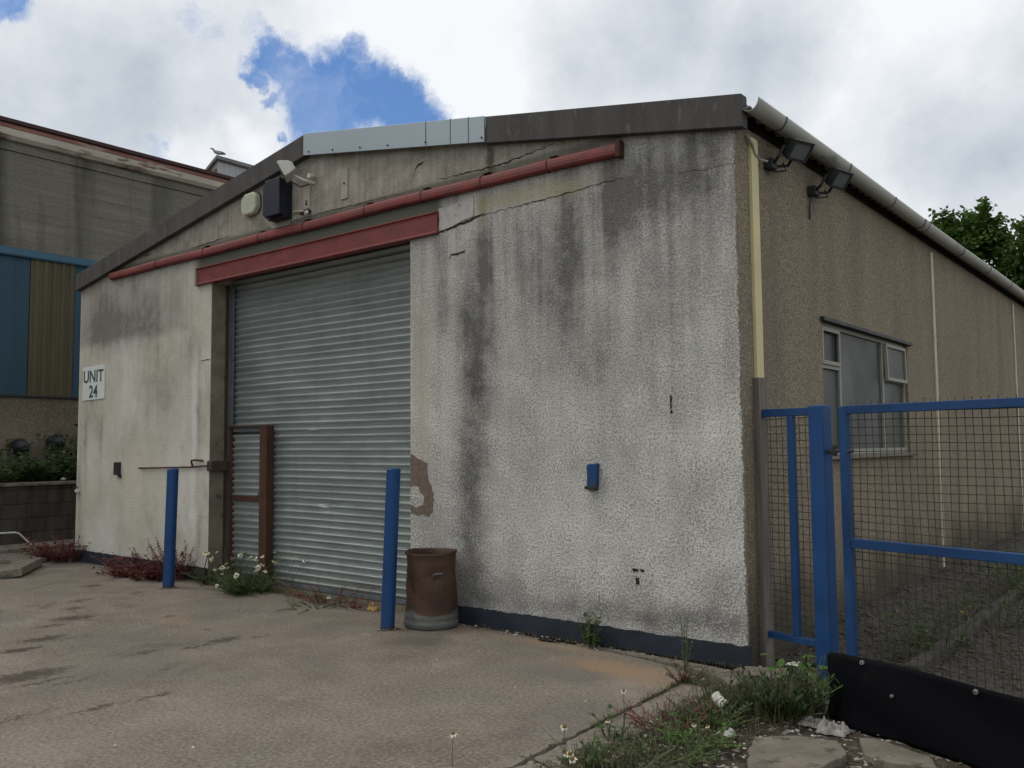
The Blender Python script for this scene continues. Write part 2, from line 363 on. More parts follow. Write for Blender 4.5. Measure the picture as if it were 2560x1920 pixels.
def mat_blocks():
    t = NT('sooty_block_wall'); P = t.obj
    x, y, z = t.sep(P); cb = t.n('ShaderNodeCombineXYZ'); t.put(cb.inputs[0], y); t.put(cb.inputs[1], z)
    b = t.n('ShaderNodeTexBrick'); t.put(b.inputs['Vector'], cb.outputs[0]); b.inputs['Scale'].default_value = 1.; b.inputs['Brick Width'].default_value = .45; b.inputs['Row Height'].default_value = .225; b.inputs['Mortar Size'].default_value = .008; b.inputs['Mortar Smooth'].default_value = .3
    t.put(b.inputs['Color1'], (.050, .046, .038)); t.put(b.inputs['Color2'], (.075, .068, .056)); t.put(b.inputs['Mortar'], (.028, .026, .022))
    n = t.noise(P, 3., 6, .65); st = t.noise(t.scl(P, (1, 4, .5)), 1., 5, .6)
    c = t.mix(t.rng(n, .45, .75, 0., .6), b.outputs['Color'], (.10, .092, .075)); c = t.mix(t.rng(st, .5, .72, 0., .7), c, (.022, .021, .018))
    return t.out(c, .95, 0., t.bump(t.math('SUBTRACT', n, b.outputs['Fac']), .5, .01), .15)

def mat_soil():
    t = NT('weedy_soil'); P = t.obj
    n = t.noise(P, 3., 6, .65); f = t.noise(P, 45., 5, .75); v = t.voro(P, 38., out='Color'); r, g, b = t.sep(v)
    c = t.mix(t.rng(n, .35, .65), (.040, .032, .022), (.09, .072, .052))
    c = t.mix(t.rng(f, .5, .65, 0., .7), c, (.17, .15, .12)); c = t.mix(t.rng(r, .86, .9, 0., .85), c, (.36, .34, .30))
    return t.out(c, .95, 0., t.bump(t.math('ADD', f, t.math('MULTIPLY', r, .4)), .9, .015), .2)

M = {}
M['front'] = mat_front(); M['dash'] = mat_dash(fs=95.); M['ground'] = mat_ground(); M['shutter'] = mat_shutter(); M['rust'] = mat_rust()
M['dash_far'] = mat_dash('far_pebble_dash', (.07, .06, .045), (.24, .20, .15), (.15, .125, .095), 40.)
M['drum'] = mat_drum()
M['boardmark'] = mat_boardmark(); M['soil'] = mat_soil()
M['plinth'] = simple('navy_bitumen', (.016, .022, .034), .7, .4, 5., spot=(.10, .10, .09), spotamt=.36, spotscale=38., bump=.5)
M['red'] = simple('faded_red_paint', (.165, .034, .032), .65, .3, 3., spot=(.075, .035, .028), spotamt=.44, spotscale=9., stretch=(1, 1, 2))
M['fascia'] = simple('weathered_fibre_cement', (.068, .064, .062), .9, .35, 2.2, spot=(.11, .105, .095), spotamt=.42, spotscale=9., bump=.5, stretch=(2.5, 1, .6))
M['sheetmetal'] = simple('new_zinc_sheet', (.31, .36, .39), .5, .07, 1.2, metal=.6, bump=.03)
M['cream'] = simple('cream_strip_paint', (.56, .49, .27), .65, .1, 3.)
M['cream2'] = simple('faded_cream_strip', (.46, .42, .30), .7, .15, 3.)
def mat_blue(name, base, rusty):
    t = NT(name); P = t.obj
    n = t.noise(P, 3., 6, .6); f = t.noise(P, 26., 6, .7); sc = t.noise(t.scl(P, (9, 9, 1.2)), 2., 5, .7)
    c = t.mix(t.rng(n, .3, .7), tuple(q * .72 for q in base), tuple(q * 1.2 for q in base))
    c = t.mix(t.rng(sc, .55, .72, 0., .35), c, (.035, .085, .16))
    _, _, z = t.sep(P)
    thr = t.math('ADD', t.rng(z, .0, .22, .50, .70), 0.)
    chip = t.rng(t.math('SUBTRACT', f, thr), -.01, .015)
    c = t.mix(t.math('MULTIPLY', chip, rusty), c, (.055, .028, .018))
    return t.out(c, t.rng(n, .3, .7, .42, .66), 0., t.bump(f, .25, .003), .4)
M['blue'] = mat_blue('royal_blue_paint', (.005, .050, .165), .8)
M['blue2'] = mat_blue('gate_blue_paint', (.006, .046, .145), 1.)
M['gutter'] = simple('grey_pvc', (.36, .36, .32), .6, .1, 1.6, spot=(.19, .19, .16), spotamt=.42, spotscale=3., bump=.1, stretch=(1, .35, 1))
M['bracket'] = simple('dark_bracket', (.09, .10, .095), .7)
M['dark'] = simple('dark_metal', (.022, .024, .026), .6)
M['black'] = simple('black_plastic', (.012, .013, .02), .45)
M['navybox'] = simple('navy_metal_box', (.007, .009, .022), .5, .2, 4.)
M['timber'] = simple('grey_timber', (.15, .135, .12), .9, .35, 4., bump=.7, stretch=(8, 8, .5), bscale=8., spot=(.06, .05, .04), spotamt=.40, spotscale=6.)
M['white'] = simple('dirty_white', (.52, .52, .46), .6, .1, 8., spot=(.30, .28, .20), spotamt=.37, spotscale=24.)
M['bell'] = simple('yellowed_plastic', (.42, .44, .33), .5, .12, 8., spot=(.20, .22, .10), spotamt=.42, spotscale=30.)
M['plate'] = simple('painted_steel_plate', (.31, .29, .24), .75, .15, 6.)
M['signwhite'] = simple('sign_white', (.62, .67, .65), .5, .05, 4.)
M['signgreen'] = simple('sign_letters', (.045, .075, .07), .6, .2, 30.)
M['crack'] = simple('crack_shadow_dirt', (.022, .02, .016), 1.)
M['concrete'] = simple('reveal_concrete', (.175, .155, .115), .92, .3, 5., spot=(.06, .055, .04), spotamt=.4, spotscale=8., bump=.6)
M['slab'] = simple('paving_stone', (.165, .142, .112), .92, .3, 5., spot=(.075, .068, .05), spotamt=.46, spotscale=9., bump=.6)
M['brick'] = simple('exposed_brown_scratch_coat', (.15, .115, .09), .95, .3, 22., bump=.8)
M['frame'] = simple('white_window_frame', (.24, .24, .20), .6, .15, 6., spot=(.16, .15, .12), spotamt=.36, spotscale=22.)
M['steelgrey'] = simple('grey_steel_guide', (.13, .145, .155), .55, .2, 5., metal=.3, spot=(.12, .05, .03), spotamt=.30, spotscale=6.)
M['rubber'] = simple('black_rubber', (.0035, .004, .0055), .7, .15, 3., spot=(.007, .007, .008), spotamt=.40, spotscale=5., bump=.15, spec=.08)
M['washer'] = simple('steel_washer', (.30, .29, .27), .5, .1, 9., metal=.5)
M['wire'] = simple('rusty_mesh_wire', (.045, .036, .027), .8, .3, 9.)
M['rubble'] = simple('rubble_stone', (.085, .078, .066), .95, .4, 12., bump=.8)
M['whitestone'] = simple('pale_chip', (.50, .48, .43), .9, .25, 12.)
M['bag'] = simple('thin_white_plastic', (.27, .25, .225), .45, .15, 14., spot=(.26, .23, .21), spotamt=.42, spotscale=15.)
M['roof'] = simple('asbestos_roof', (.17, .17, .165), .95, .2, 2.)
M['blueclad'] = mat_cladding('blue_cladding', (.020, .060, .095), (.020, .042, .058))
M['bluetrim'] = mat_cladding('blue_flashing', (.030, .085, .135), (.028, .055, .08))
M['olive'] = mat_cladding('algae_rooflight_sheet', (.082, .070, .034), (.045, .036, .022))
M['farcream'] = simple('flaking_cream_gutter', (.35, .325, .27), .85, .2, 2., spot=(.12, .075, .05), spotamt=.50, spotscale=1.6, stretch=(1, .5, 2))
M['farrust'] = simple('rust_red_edge', (.15, .065, .045), .85, .3, 4., spot=(.27, .24, .20), spotamt=.45, spotscale=2.5, stretch=(1, .4, 3))
M['fardark'] = simple('dark_red_ridge', (.05, .025, .025), .85, .3, 4.)
M['retain'] = simple('sooty_block_wall', (.058, .053, .043), .95, .35, 2.5, spot=(.055, .053, .045), spotamt=.40, spotscale=5., bump=.6)
M['farsheet'] = simple('grey_corrugated_sheet', (.33, .34, .35), .8, .2, 3., stretch=(1, 4, .5))
M['leaf'] = mat_leaf('weed_leaf', (.035, .075, .018), (.10, .16, .04)); M['leaf_bright'] = mat_leaf('bright_leaf', (.06, .15, .02), (.14, .26, .05))
M['leaf_dark'] = mat_leaf('bank_leaf', (.018, .040, .010), (.06, .105, .03)); M['tree'] = mat_leaf('tree_leaf', (.040, .085, .016), (.13, .22, .045), .35, .5)
M['grass'] = mat_leaf('dry_grass', (.06, .065, .028), (.15, .135, .07)); M['redleaf'] = mat_leaf('red_weed_leaf', (.075, .012, .014), (.16, .032, .030), .2)
M['stem'] = simple('weed_stem', (.08, .095, .04), .7, .3, 9.); M['redstem'] = simple('red_stem', (.15, .05, .04), .7, .3, 9.); M['petal'] = simple('white_petal', (.62, .60, .47), .6, .1, 9.); M['yolk'] = simple('yellow_disc', (.30, .19, .03), .7, .3, 60.)
M['bark'] = simple('tree_bark', (.07, .055, .04), .95, .4, 4., bump=.8)
M['gull'] = simple('gull_feather', (.30, .31, .33), .7, .3, 5.)

def mat_glass():
    t = NT('dusty_window_glass'); P = t.obj
    n = t.noise(P, 1.6, 5, .6)
    c = t.mix(t.rng(n, .3, .7), (.036, .043, .036), (.052, .060, .050))
    return t.out(c, t.rng(n, .3, .7, .35, .55), 0., None, .18)
M['glass'] = mat_glass()
M['lens'] = simple('lamp_glass', (.11, .13, .125), .25, .15, 6., bump=0.)

# ------------------------------------------------------------------ camera
cam = bpy.data.cameras.new('camera'); co = bpy.data.objects.new('camera', cam); C.objects.link(co)
r_ = Vector((0.7779137, 0.62830928, -0.00881618)); u_ = Vector((0.05039285, -0.0483944, 0.99755629)); f_ = Vector((-0.62634722, 0.77645697, 0.06930896))
mw = Matrix((r_, u_, -f_)).transposed().to_4x4(); mw.translation = Vector((2.63494, -5.84840, 1.55)); co.matrix_world = mw
cam.sensor_width = 36; cam.lens = 36 * 1907.19 / 2212; cam.clip_end = 3000; cam.clip_start = .05
S.camera = co
S.render.resolution_x = 1024; S.render.resolution_y = 768
S.view_settings.view_transform = 'Standard'; S.view_settings.look = 'None'; S.view_settings.exposure = EXPO if 'EXPO' in globals() else 0.

# ------------------------------------------------------------------ sky
def world():
    w = bpy.data.worlds.new('World'); S.world = w; w.use_nodes = True
    t = NT('w', w.node_tree); D = t.tc.outputs['Generated']
    sky = t.n('ShaderNodeTexSky', sky_type='NISHITA'); sky.sun_disc = False; sky.sun_elevation = math.radians(50); sky.sun_rotation = math.radians(-118); sky.air_density = 1.; sky.dust_density = .6; sky.ozone_density = 2.
    nz = t.noise(D, 11., 10, .7, col=True)
    Dw = t.vmath('ADD', D, t.vmath('SCALE', t.vmath('SUBTRACT', nz, (.5, .5, .5)), .075))
    def spots(lst, vec, soft=.55):
        acc = None
        for x, y, z, r, a in lst:
            L = t.vmath('LENGTH', t.vmath('SUBTRACT', vec, (x, y, z)))
            k = t.math('MULTIPLY', t.rng(L, r * (1 + soft), r * (1 - soft), 0., 1., True), a)
            acc = k if acc is None else t.math('MAXIMUM', acc, k)
        return acc
    gaps = [(-0.7147, 0.59, 0.3755, 0.0446, 1), (-0.6909, 0.6205, 0.3711, 0.0446, 1), (-0.6696, 0.6475, 0.3638, 0.0393, 1), (-0.734, 0.5659, 0.3755, 0.0288, 1), (-0.7297, 0.5901, 0.3456, 0.0393, 1), (-0.7374, 0.5506, 0.3913, 0.0236, 0.9), (-0.7461, 0.5339, 0.398, 0.021, 0.8), (-0.6909, 0.5979, 0.4065, 0.021, 0.8), (-0.6544, 0.6708, 0.3489, 0.0236, 1), (-0.7602, 0.5607, 0.3281, 0.0115, 0.8), (-0.7496, 0.5138, 0.4173, 0.0157, 0.35), (-0.7715, 0.4882, 0.4079, 0.0136, 0.3), (-0.7753, 0.4696, 0.4223, 0.0157, 0.3), (-0.8556, 0.3191, 0.4076, 0.022, .8), (-0.8298, 0.4643, 0.3097, 0.0147, 0.4), (-0.7259, 0.5504, 0.4125, 0.0157, 0.25), (-0.758, 0.5285, 0.3823, 0.0131, 0.8), (-0.7557, 0.5441, 0.3645, 0.0115, 0.7)]
    greys = [(-0.843, 0.4115, 0.3463, 0.0996, 0.8), (-0.884, 0.3559, 0.3032, 0.1049, 0.7), (-0.7952, 0.4776, 0.3735, 0.0787, 0.4), (-0.4371, 0.796, 0.4186, 0.0891, 0.7), (-0.4963, 0.7718, 0.3974, 0.0629, 0.6), (-0.355, 0.8502, 0.3888, 0.0734, 0.75), (-0.4259, 0.8235, 0.3748, 0.0839, 0.4), (-0.3423, 0.8761, 0.3395, 0.0315, 0.6), (-0.1868, 0.9395, 0.287, 0.0682, 0.7), (-0.1429, 0.9304, 0.3375, 0.0629, 0.4), (-0.2596, 0.9201, 0.2933, 0.1049, 0.3)]
    whites = [(-0.7839, 0.5304, 0.3228, 0.021, 1), (-0.8164, 0.4917, 0.3027, 0.0262, 0.8), (-0.6312, 0.6648, 0.3996, 0.0787, 0.6), (-0.6013, 0.6687, 0.4374, 0.0787, 0.5), (-0.2477, 0.8906, 0.3813, 0.1049, 0.5)]
    wv = t.noise(Dw, 22., 8, .68)
    gap = t.rng(t.math('ADD', spots(gaps, Dw), t.math('MULTIPLY_ADD', wv, 1.3, -.6)), .12, 1.0, 0., 1., True)
    gap = t.math('MULTIPLY', gap, t.rng(spots(gaps, Dw, .9), .0, .2))
    veil = t.rng(t.noise(t.vmath('ADD', Dw, (3., 1., 2.)), 7., 8, .66), .5, .75, 1., .72)
    gap = t.math('MULTIPLY', gap, veil)
    gr = spots(greys, Dw, .8); wh = spots(whites, Dw, .7)
    f1 = t.noise(D, 3.2, 6, .6); f2 = t.noise(D, 14., 6, .6)
    br = t.math('ADD', t.rng(f1, .35, .65, .86, 1.04), t.rng(f2, .3, .7, -.07, .07))
    br = t.math('SUBTRACT', br, t.math('MULTIPLY', gr, .44)); br = t.math('ADD', br, t.math('MULTIPLY', wh, .15))
    cl = t.mix(t.rng(br, .45, 1.0), (4.1, 4.75, 5.5), (9.3, 9.55, 9.85))
    c = t.mix(gap, cl, t.mix(.35, t.mix(1., sky.outputs[0], (.85, .95, 1.1), 'MULTIPLY'), (1.0, 2.9, 7.4)))
    b = t.n('ShaderNodeBackground'); t.put(b.inputs[0], c); b.inputs[1].default_value = .1
    o = t.n('ShaderNodeOutputWorld'); t.t.links.new(b.outputs[0], o.inputs[0])
world()
sl = bpy.data.lights.new('sun', 'SUN'); sl.energy = 1.0; sl.angle = math.radians(25); sl.color = (1, .93, .80)
so = bpy.data.objects.new('sun', sl); C.objects.link(so)
sd = Vector((-math.sin(math.radians(118)) * math.cos(math.radians(50)), math.cos(math.radians(118)) * math.cos(math.radians(50)), math.sin(math.radians(50))))
so.rotation_euler = sd.to_track_quat('Z', 'Y').to_euler()

def jag(pts, amp=.01, step=.05, seed=1):
    """subdivide a closed 2D outline and roughen it"""
    rr = random.Random(seed); out = []
    for i, p in enumerate(pts):
        q = pts[(i + 1) % len(pts)]; L = math.dist(p, q); n = max(1, int(L / step))
        for k in range(n):
            t = k / n; out.append((p[0] + (q[0] - p[0]) * t + rr.uniform(-amp, amp), p[1] + (q[1] - p[1]) * t + rr.uniform(-amp, amp)))
    return out
def crackstrip(pts, w, seed=1, y=-.003):
    """a wandering open crack in the front wall: thin tapering sliver"""
    rr = random.Random(seed); P = []
    for i in range(len(pts) - 1):
        a, b = pts[i], pts[i + 1]; n = max(2, int(math.dist(a, b) / .03))
        for k in range(n):
            t = k / n; P.append((a[0] + (b[0] - a[0]) * t + rr.uniform(-.006, .006), a[1] + (b[1] - a[1]) * t + rr.uniform(-.008, .008)))
    P.append(pts[-1]); N = len(P); m = MB(); vs = []
    for i, p in enumerate(P):
        ww = w * (.35 + .65 * math.sin(PI * (i + .6) / (N + .2))) * rr.uniform(.5, 1.3) * .5
        vs += [(p[0], y, p[1] + ww), (p[0], y, p[1] - ww)]
    m.add(vs, [(2 * i, 2 * i + 2, 2 * i + 3, 2 * i + 1) for i in range(N - 1)]); return m

# ================================================================== THE UNIT
W0 = -9.95; RX = -4.85; ZE = 3.80; ZR = 4.635; YB = 20.
U = thing('industrial_unit', 'low gabled industrial unit with white roughcast front, roller shutter and brown pebble-dashed side', 'building')
fw = MB().prism([(W0, 0), (-6.65, 0), (-6.65, 3.6), (-3.31, 3.6), (-3.31, 0), (0, 0), (0, ZE + .05), (RX, ZR + .07), (W0, ZE + .05)], XZ, 0, .34)
fwo = fw.build('front_wall', M['front'], U)
# side wall with window opening
m = MB(); wy0, wy1, wz0, wz1 = 1.63, 4.22, 1.44, 2.60
X0, X1 = -.30, -.003
m.box(X0, X1, .341, wy0, 0, 3.9); m.box(X0, X1, wy1, YB, 0, 3.9); m.box(X0, X1, wy0, wy1, 0, wz0); m.box(X0, X1, wy0, wy1, wz1, 3.9)
m.build('side_wall', M['dash'], U)
MB().box(-.01, .004, .001, .341, 0, 3.86).build('corner_return', M['dash'], U)
MB().box(W0, W0 + .3, .341, YB, 0, 3.9).build('far_side_wall', M['dash'], U)
MB().prism([(W0, 0), (0, 0), (0, ZE + .05), (RX, ZR), (W0, ZE + .05)], XZ, YB, YB + .3).build('rear_wall', M['dash'], U)
# roof: two corrugated sheets slopes
def roofslope(xa, xb, nm):
    za, zb = ZE + .13, ZR + .13
    if xa > xb: za, zb = ZE + .13, ZR + .13
    def fn(u, v):
        x = xa + (RX - xa) * v; z = za + (ZR + .17 - za) * v; y = -.04 + u * (YB + .3)
        return (x, y, z + .02 * math.sin(2 * PI * y / .18))
    g = MB().grid(900, 2, fn); return g.build('roof', M['roof'], U, solid=-.012)
roofslope(.10, RX, 'r'); roofslope(W0 - .12, RX, 'l')
# barge boards
def barge(xa, za, xb, zb, h, y0, y1):
    return MB().prism([(xa, za), (xb, zb), (xb, zb + h), (xa, za + h)], XZ, y0, y1)
barge(W0 - .02, 3.79, RX + .02, 4.637, .232, -.075, .02).build('fascia_board', M['fascia'], U, bevel=.004)
barge(-2.30, 4.203, .085, 3.785, .238, -.075, .02).build('fascia_board', M['fascia'], U, bevel=.004)
sm = MB(); sm.prism([(RX + .021, 4.637), (-2.302, 4.21), (-2.302, 4.443), (RX + .021, 4.873)], XZ, -.088, -.07)
sho = sm.build('zinc_fascia_sheet', M['sheetmetal'], U, bevel=.002)
sho['label'] = 'bright new zinc sheet section of the fascia'
slope = (4.21 - 4.637) / (-2.302 - RX)
for x in (-3.02, -2.71, -2.49):
    z = 4.637 + (x - RX - .02) * slope; sl_ = MB(); sl_.prism([(x, z + .002), (x + .007, z + .002), (x + .007, z + .234), (x, z + .232)], XZ, -.0905, -.086)
    sl_.build('sheet_seam', M['bracket'], sho)
for x in (-4.74, -4.35, -3.93, -3.53, -3.02, -2.33):
    z = 4.637 + (x - RX - .02) * slope + .035
    MB().tube([(x, -.087, z), (x, -.096, z)], .009, 8).build('screw', M['dark'], sho)
# eaves box end at the right corner + soffit, near-black: gutter shade put into its colour
MB().prism([(-.02, 3.89), (.022, 3.87), (.05, 4.00), (.0, 4.02)], XZ, .02, YB).build('eaves_board', simple('eaves_shade_black', (.02, .017, .014), .95, .3, spec=.05), U)
# plinth
def ragged(xa, xb, h, seed):
    rr = random.Random(seed); top = []; x = xb
    while x > xa: top.append((x, h + rr.uniform(-.006, .006) + .008 * mnoise.noise(Vector((x * 4, seed, 0))))); x -= .035
    return [(xa, 0), (xb, 0)] + top + [(xa, h)]
MB().prism(ragged(W0 - .004, -6.65, .157, 1), XZ, -.016, -.0005).build('plinth', M['plinth'], U); MB().prism(ragged(-3.31, .012, .148, 2), XZ, -.016, -.0005).build('plinth', M['plinth'], U)
# reveals of the doorway
MB().box(-6.652, -6.643, .001, .215, .0, 3.50).build('door_reveal', M['concrete'], U)
rs = MB(); rs.box(-6.65, -6.635, .185, .23, 0, 3.5); rs.build('rusted_door_angle', simple('dark_rust', (.05, .033, .026), .8, .3, 4., spot=(.12, .05, .03), spotamt=.40, spotscale=6.), U)
MB().box(-6.62, -6.20, .275, .335, 3.05, 3.56).build('dark_gap', M['dark'], U) if 0 else None
# cracks, open render, patches
for i, (pts, w) in enumerate([([(-2.95, 3.515), (-2.72, 3.545), (-2.40, 3.592), (-2.37, 3.60)], .030), ([(-2.42, 3.59), (-2.0, 3.60), (-1.62, 3.612), (-1.25, 3.625), (-.93, 3.64)], .012), ([(-.6, 3.60), (-.3, 3.565), (.0, 3.55)], .006),
                              ([(-2.81, 3.255), (-2.78, 3.285), (-2.70, 3.28), (-2.61, 3.30)], .028), ([(-3.26, 4.12), (-3.245, 4.18), (-3.19, 4.215), (-3.13, 4.228)], .030),
                              ([(-2.93, 4.02), (-2.2, 4.0), (-1.62, 4.06)], .018), ([(-7.05, 1.94), (-7.02, 1.62), (-6.90, 1.40)], .006), ([(-6.92, 1.38), (-6.90, .95), (-6.88, .75), (-6.66, .74)], .007), ([(-6.86, 2.59), (-6.66, 2.595)], .016),
                              ([(-8.22, 4.06), (-8.1, 4.05), (-8.03, 4.06)], .02), ([(-7.12, 3.99), (-6.7, 4.0), (-6.3, 4.02)], .014), ([(-5.55, 3.985), (-4.6, 4.0), (-3.9, 3.99), (-3.3, 3.985)], .010)]):
    crackstrip(pts, w * .7, i + 3).build('wall_crack', M['crack'], U)
sp = jag([(-3.308, 1.475), (-3.24, 1.445), (-3.17, 1.42), (-3.09, 1.40), (-3.085, 1.25), (-3.03, 1.18), (-3.01, 1.06), (-3.03, .95), (-3.08, .915), (-3.16, .93), (-3.22, .915), (-3.308, .94), (-3.308, 1.00), (-3.22, .99), (-3.15, 1.0), (-3.125, 1.09), (-3.19, 1.13), (-3.20, 1.18), (-3.27, 1.19), (-3.308, 1.16)], .008, .03, 5)
sp = [(min(max(p[0], -3.309), -2.9), p[1]) for p in sp]
MB().prism(sp, XZ, -.0045, .002).build('spalled_patch', M['brick'], U)
# render shard of the paint edge at the bottom right corner
for i, (x, z, w, h) in enumerate([(-.9, .6, .05, .02), (-.88, .52, .03, .05), (-.84, .60, .03, .02), (-.565, 1.86, .012, .10), (-.562, 1.79, .018, .022)]):
    pts = jag([(x - w / 2, z - h / 2), (x + w / 2, z - h / 2), (x + w / 2, z + h / 2), (x - w / 2, z + h / 2)], .004, .015, i)
    MB().prism(pts, XZ, -.004, .002).build('wall_hole', M['crack'], U)
# smooth mortar block right of lintel
MB().prism(jag([(-2.925, 3.52), (-2.50, 3.60), (-2.50, 3.765), (-2.925, 3.735)], .006, .05, 8), XZ, -.012, .002).build('mortar_patch', simple('pale_mortar', (.40, .385, .36), .9, .2, 9., spot=(.2, .19, .17), spotamt=.42, spotscale=22., bump=.5), U)
# red lintel beam : I section laid on its side, web to the street
lb = MB()
lb.prism([(-.045, 3.505), (.06, 3.505), (.06, 3.715), (-.045, 3.715), (-.045, 3.700), (-.030, 3.695), (-.030, 3.530), (-.045, 3.522)], lambda p, t: (t, p[0], p[1]), -6.93, -2.93)
lo = lb.build('lintel_beam', M['red'], U, bevel=.003)
MB().box(-6.955, -6.932, -.05, -.002, 3.50, 3.72).build('end_plate', M['plate'], lo)
# red door-track casing
rc = MB(); prof = [(-.005, 3.838), (-.030, 3.836), (-.052, 3.842), (-.062, 3.856), (-.064, 3.885), (-.060, 3.912), (-.048, 3.932), (-.026, 3.944), (-.005, 3.947)]
zs = lambda x: -.03 * max(0., (x + 3.5) / 2.6) ** 1.5 if x > -3.5 else 0.
rc_n = 60
def rcf(u, v):
    x = -9.04 + u * (8.07); i = v * (len(prof) - 1); k = min(int(i), len(prof) - 2); f = i - k
    y = prof[k][0] * (1 - f) + prof[k + 1][0] * f; z = prof[k][1] * (1 - f) + prof[k + 1][1] * f
    return (x, y, z + zs(x) + .004 * math.sin(x * 3.1))
rc.grid(rc_n, len(prof) - 1, rcf)
a0 = [rcf(0, k / (len(prof) - 1)) for k in range(len(prof))]; rc.add(a0, [tuple(range(len(a0)))]); a1 = [rcf(1, k / (len(prof) - 1)) for k in range(len(prof))]; rc.add(a1, [tuple(range(len(a1)))])
rail = rc.build('door_track_casing', M['red'], U)
for x in (-7.85, -6.774, -5.668, -4.874, -3.904, -3.117, -2.379, -1.648):
    pr = [(p[0] - .004 if p[0] < -.01 else p[0], 3.89 + (p[1] - 3.89) * 1.06 + zs(x)) for p in prof]
    MB().prism(pr, YZ, x - .006, x + .006).build('casing_joint', M['rust'], rail)
    if x > -7.5:
        MB().box(x + .02, x + .10, -.05, -.0, 3.947 + zs(x), 3.958 + zs(x)).build('rusty_clip', M['rust'], rail, bevel=.003)
MB().box(-.968, -.93, -.075, .0, 3.79, 3.925).build('track_bracket', M['rust'], U, bevel=.004)

# roller shutter
ST = 0.3
def curtain(x0, x1, y, z0, z1, pitch, nx, amp, seed=0, dents=()):
    prof = [(0, .9), (.08, .85), (.20, .45), (.34, -.05), (.48, -.5), (.62, -.85), (.72, -1.0), (.80, -.9), (.86, -.5), (.91, .1), (.95, .7)]
    n = int((z1 - z0) / pitch); rows = []
    for s in range(n):
        for (t, a) in prof: rows.append((z0 + (s + t) * pitch, a * amp))
    rows.append((z0 + n * pitch, 0))
    vs = []
    for (z, a) in rows:
        for i in range(nx + 1):
            x = x0 + (x1 - x0) * i / nx
            w = .010 * mnoise.noise(Vector((x * 1.3, z * .7 + seed, 1.))) + .004 * mnoise.noise(Vector((x * 6, z * 2.5 + seed, 4.)))
            zz = z + .006 * mnoise.noise(Vector((x * .8, z * .5, 7. + seed)))
            for dx, dz, r, d in dents:
                q = ((x - dx) / r) ** 2 + ((z - dz) / (r * .45)) ** 2
                if q < 4: w += d * math.exp(-q * 1.5); zz += d * .6 * math.exp(-q * 1.5) * (1 if z > dz else -1)
            vs.append((x, y + a + w, zz))
    fs = [(j * (nx + 1) + i, j * (nx + 1) + i + 1, (j + 1) * (nx + 1) + i + 1, (j + 1) * (nx + 1) + i) for j in range(len(rows) - 1) for i in range(nx)]
    return MB().add(vs, fs)
cu = curtain(-6.64, -3.2, ST, .03, 3.58, .0755, 60, .0165, 0, ((-4.9, .93, .12, .02), (-5.1, 1.72, .1, -.014), (-5.4, .98, .10, .012)))
cuo = cu.build('roller_shutter', M['shutter'], U)
MB().box(-6.64, -3.2, ST - .012, ST + .02, .005, .055).build('bottom_bar', M['steelgrey'], cuo, bevel=.004)
MB().box(-6.64, -3.2, .36, .37, 0, 3.6).build('shutter_backing', M['dark'], U)
gd = MB(); gd.prism([(-6.642, .231), (-6.620, .231), (-6.620, .262), (-6.578, .262), (-6.578, .27), (-6.63, .27), (-6.63, .31), (-6.642, .31)], XY, 0, 3.5)
gdo = gd.build('shutter_guide', M['steelgrey'], U)
for z in (1.02, 1.78, 2.6, .4):
    MB().tube([(-6.600, .264, z), (-6.600, .252, z)], .011, 8).build('guide_bolt', M['dark'], gdo)
# wicket door set in the shutter
wk = MB()
wk.prism([(-5.935, .185), (-5.80, .185), (-5.80, .285), (-5.815, .285), (-5.815, .20), (-5.915, .20), (-5.915, .285), (-5.935, .285)], XY, .0, 1.80)
wf = wk.build('wicket_frame_post', M['rust'], U, bevel=.003); wf['label'] = 'wide rusty brown post on the right of the small door'
MB().box(-6.568, -6.535, .21, .275, .0, 1.79).build('wicket_frame_edge', M['rust'], U, bevel=.003)
MB().box(-6.566, -5.936, .195, .275, 1.787, 1.806).build('wicket_frame_head', M['rust'], U, bevel=.003)
wc = curtain(-6.534, -5.936, .255, .05, 1.74, .0755, 14, .017, 9).build('wicket_door', M['shutter'], U)
MB().box(-6.534, -5.936, .235, .262, 1.735, 1.785).build('top_plate', M['steelgrey'], wc, bevel=.003)
MB().box(-6.530, -5.94, .228, .246, .925, .995).build('cross_bar', M['rust'], wc, bevel=.006)
hd = MB().tube([(-5.98, .225, .99), (-5.98, .205, .99), (-5.98, .205, 1.03), (-5.98, .225, 1.03)], .007, 6); hd.build('latch', M['dark'], wc)

# window in the side wall
wn = thing('w', loc=(0, 0, 0), label=None, cat=None) if 0 else None
fr = MB()
def fbar(y0, y1, z0, z1, x0=-.075, x1=-.035): fr.box(x0, x1, y0, y1, z0, z1)
fbar(wy0, wy0 + .05, wz0, wz1); fbar(wy1 - .05, wy1, wz0, wz1); fbar(wy0 + .05, wy1 - .05, wz1 - .05, wz1); fbar(wy0 + .05, wy1 - .05, wz0, wz0 + .05)
fbar(2.14, 2.19, wz0 + .05, wz1 - .05); fbar(3.42, 3.47, wz0 + .05, wz1 - .05); fbar(wy0 + .05, 2.14, 2.19, 2.225, -.07, -.03); fbar(3.47, wy1 - .05, 2.16, 2.195, -.07, -.03)
win = fr.build('window', M['frame'], U, bevel=.003)
def pane(y0, y1, z0, z1, x=-.062, tilt=0.):
    g = MB(); g.add([(x, y0, z1), (x, y1, z1), (x + tilt, y1, z0), (x + tilt, y0, z0)], [(0, 1, 2, 3)]); return g.build('pane', M['glass'], win, solid=.004)
pane(wy0 + .05, 2.14, wz0 + .05, 2.19); pane(wy0 + .05, 2.14, 2.225, wz1 - .05); pane(2.19, 3.42, wz0 + .05, wz1 - .05); pane(3.47, wy1 - .05, wz0 + .05, 2.16)
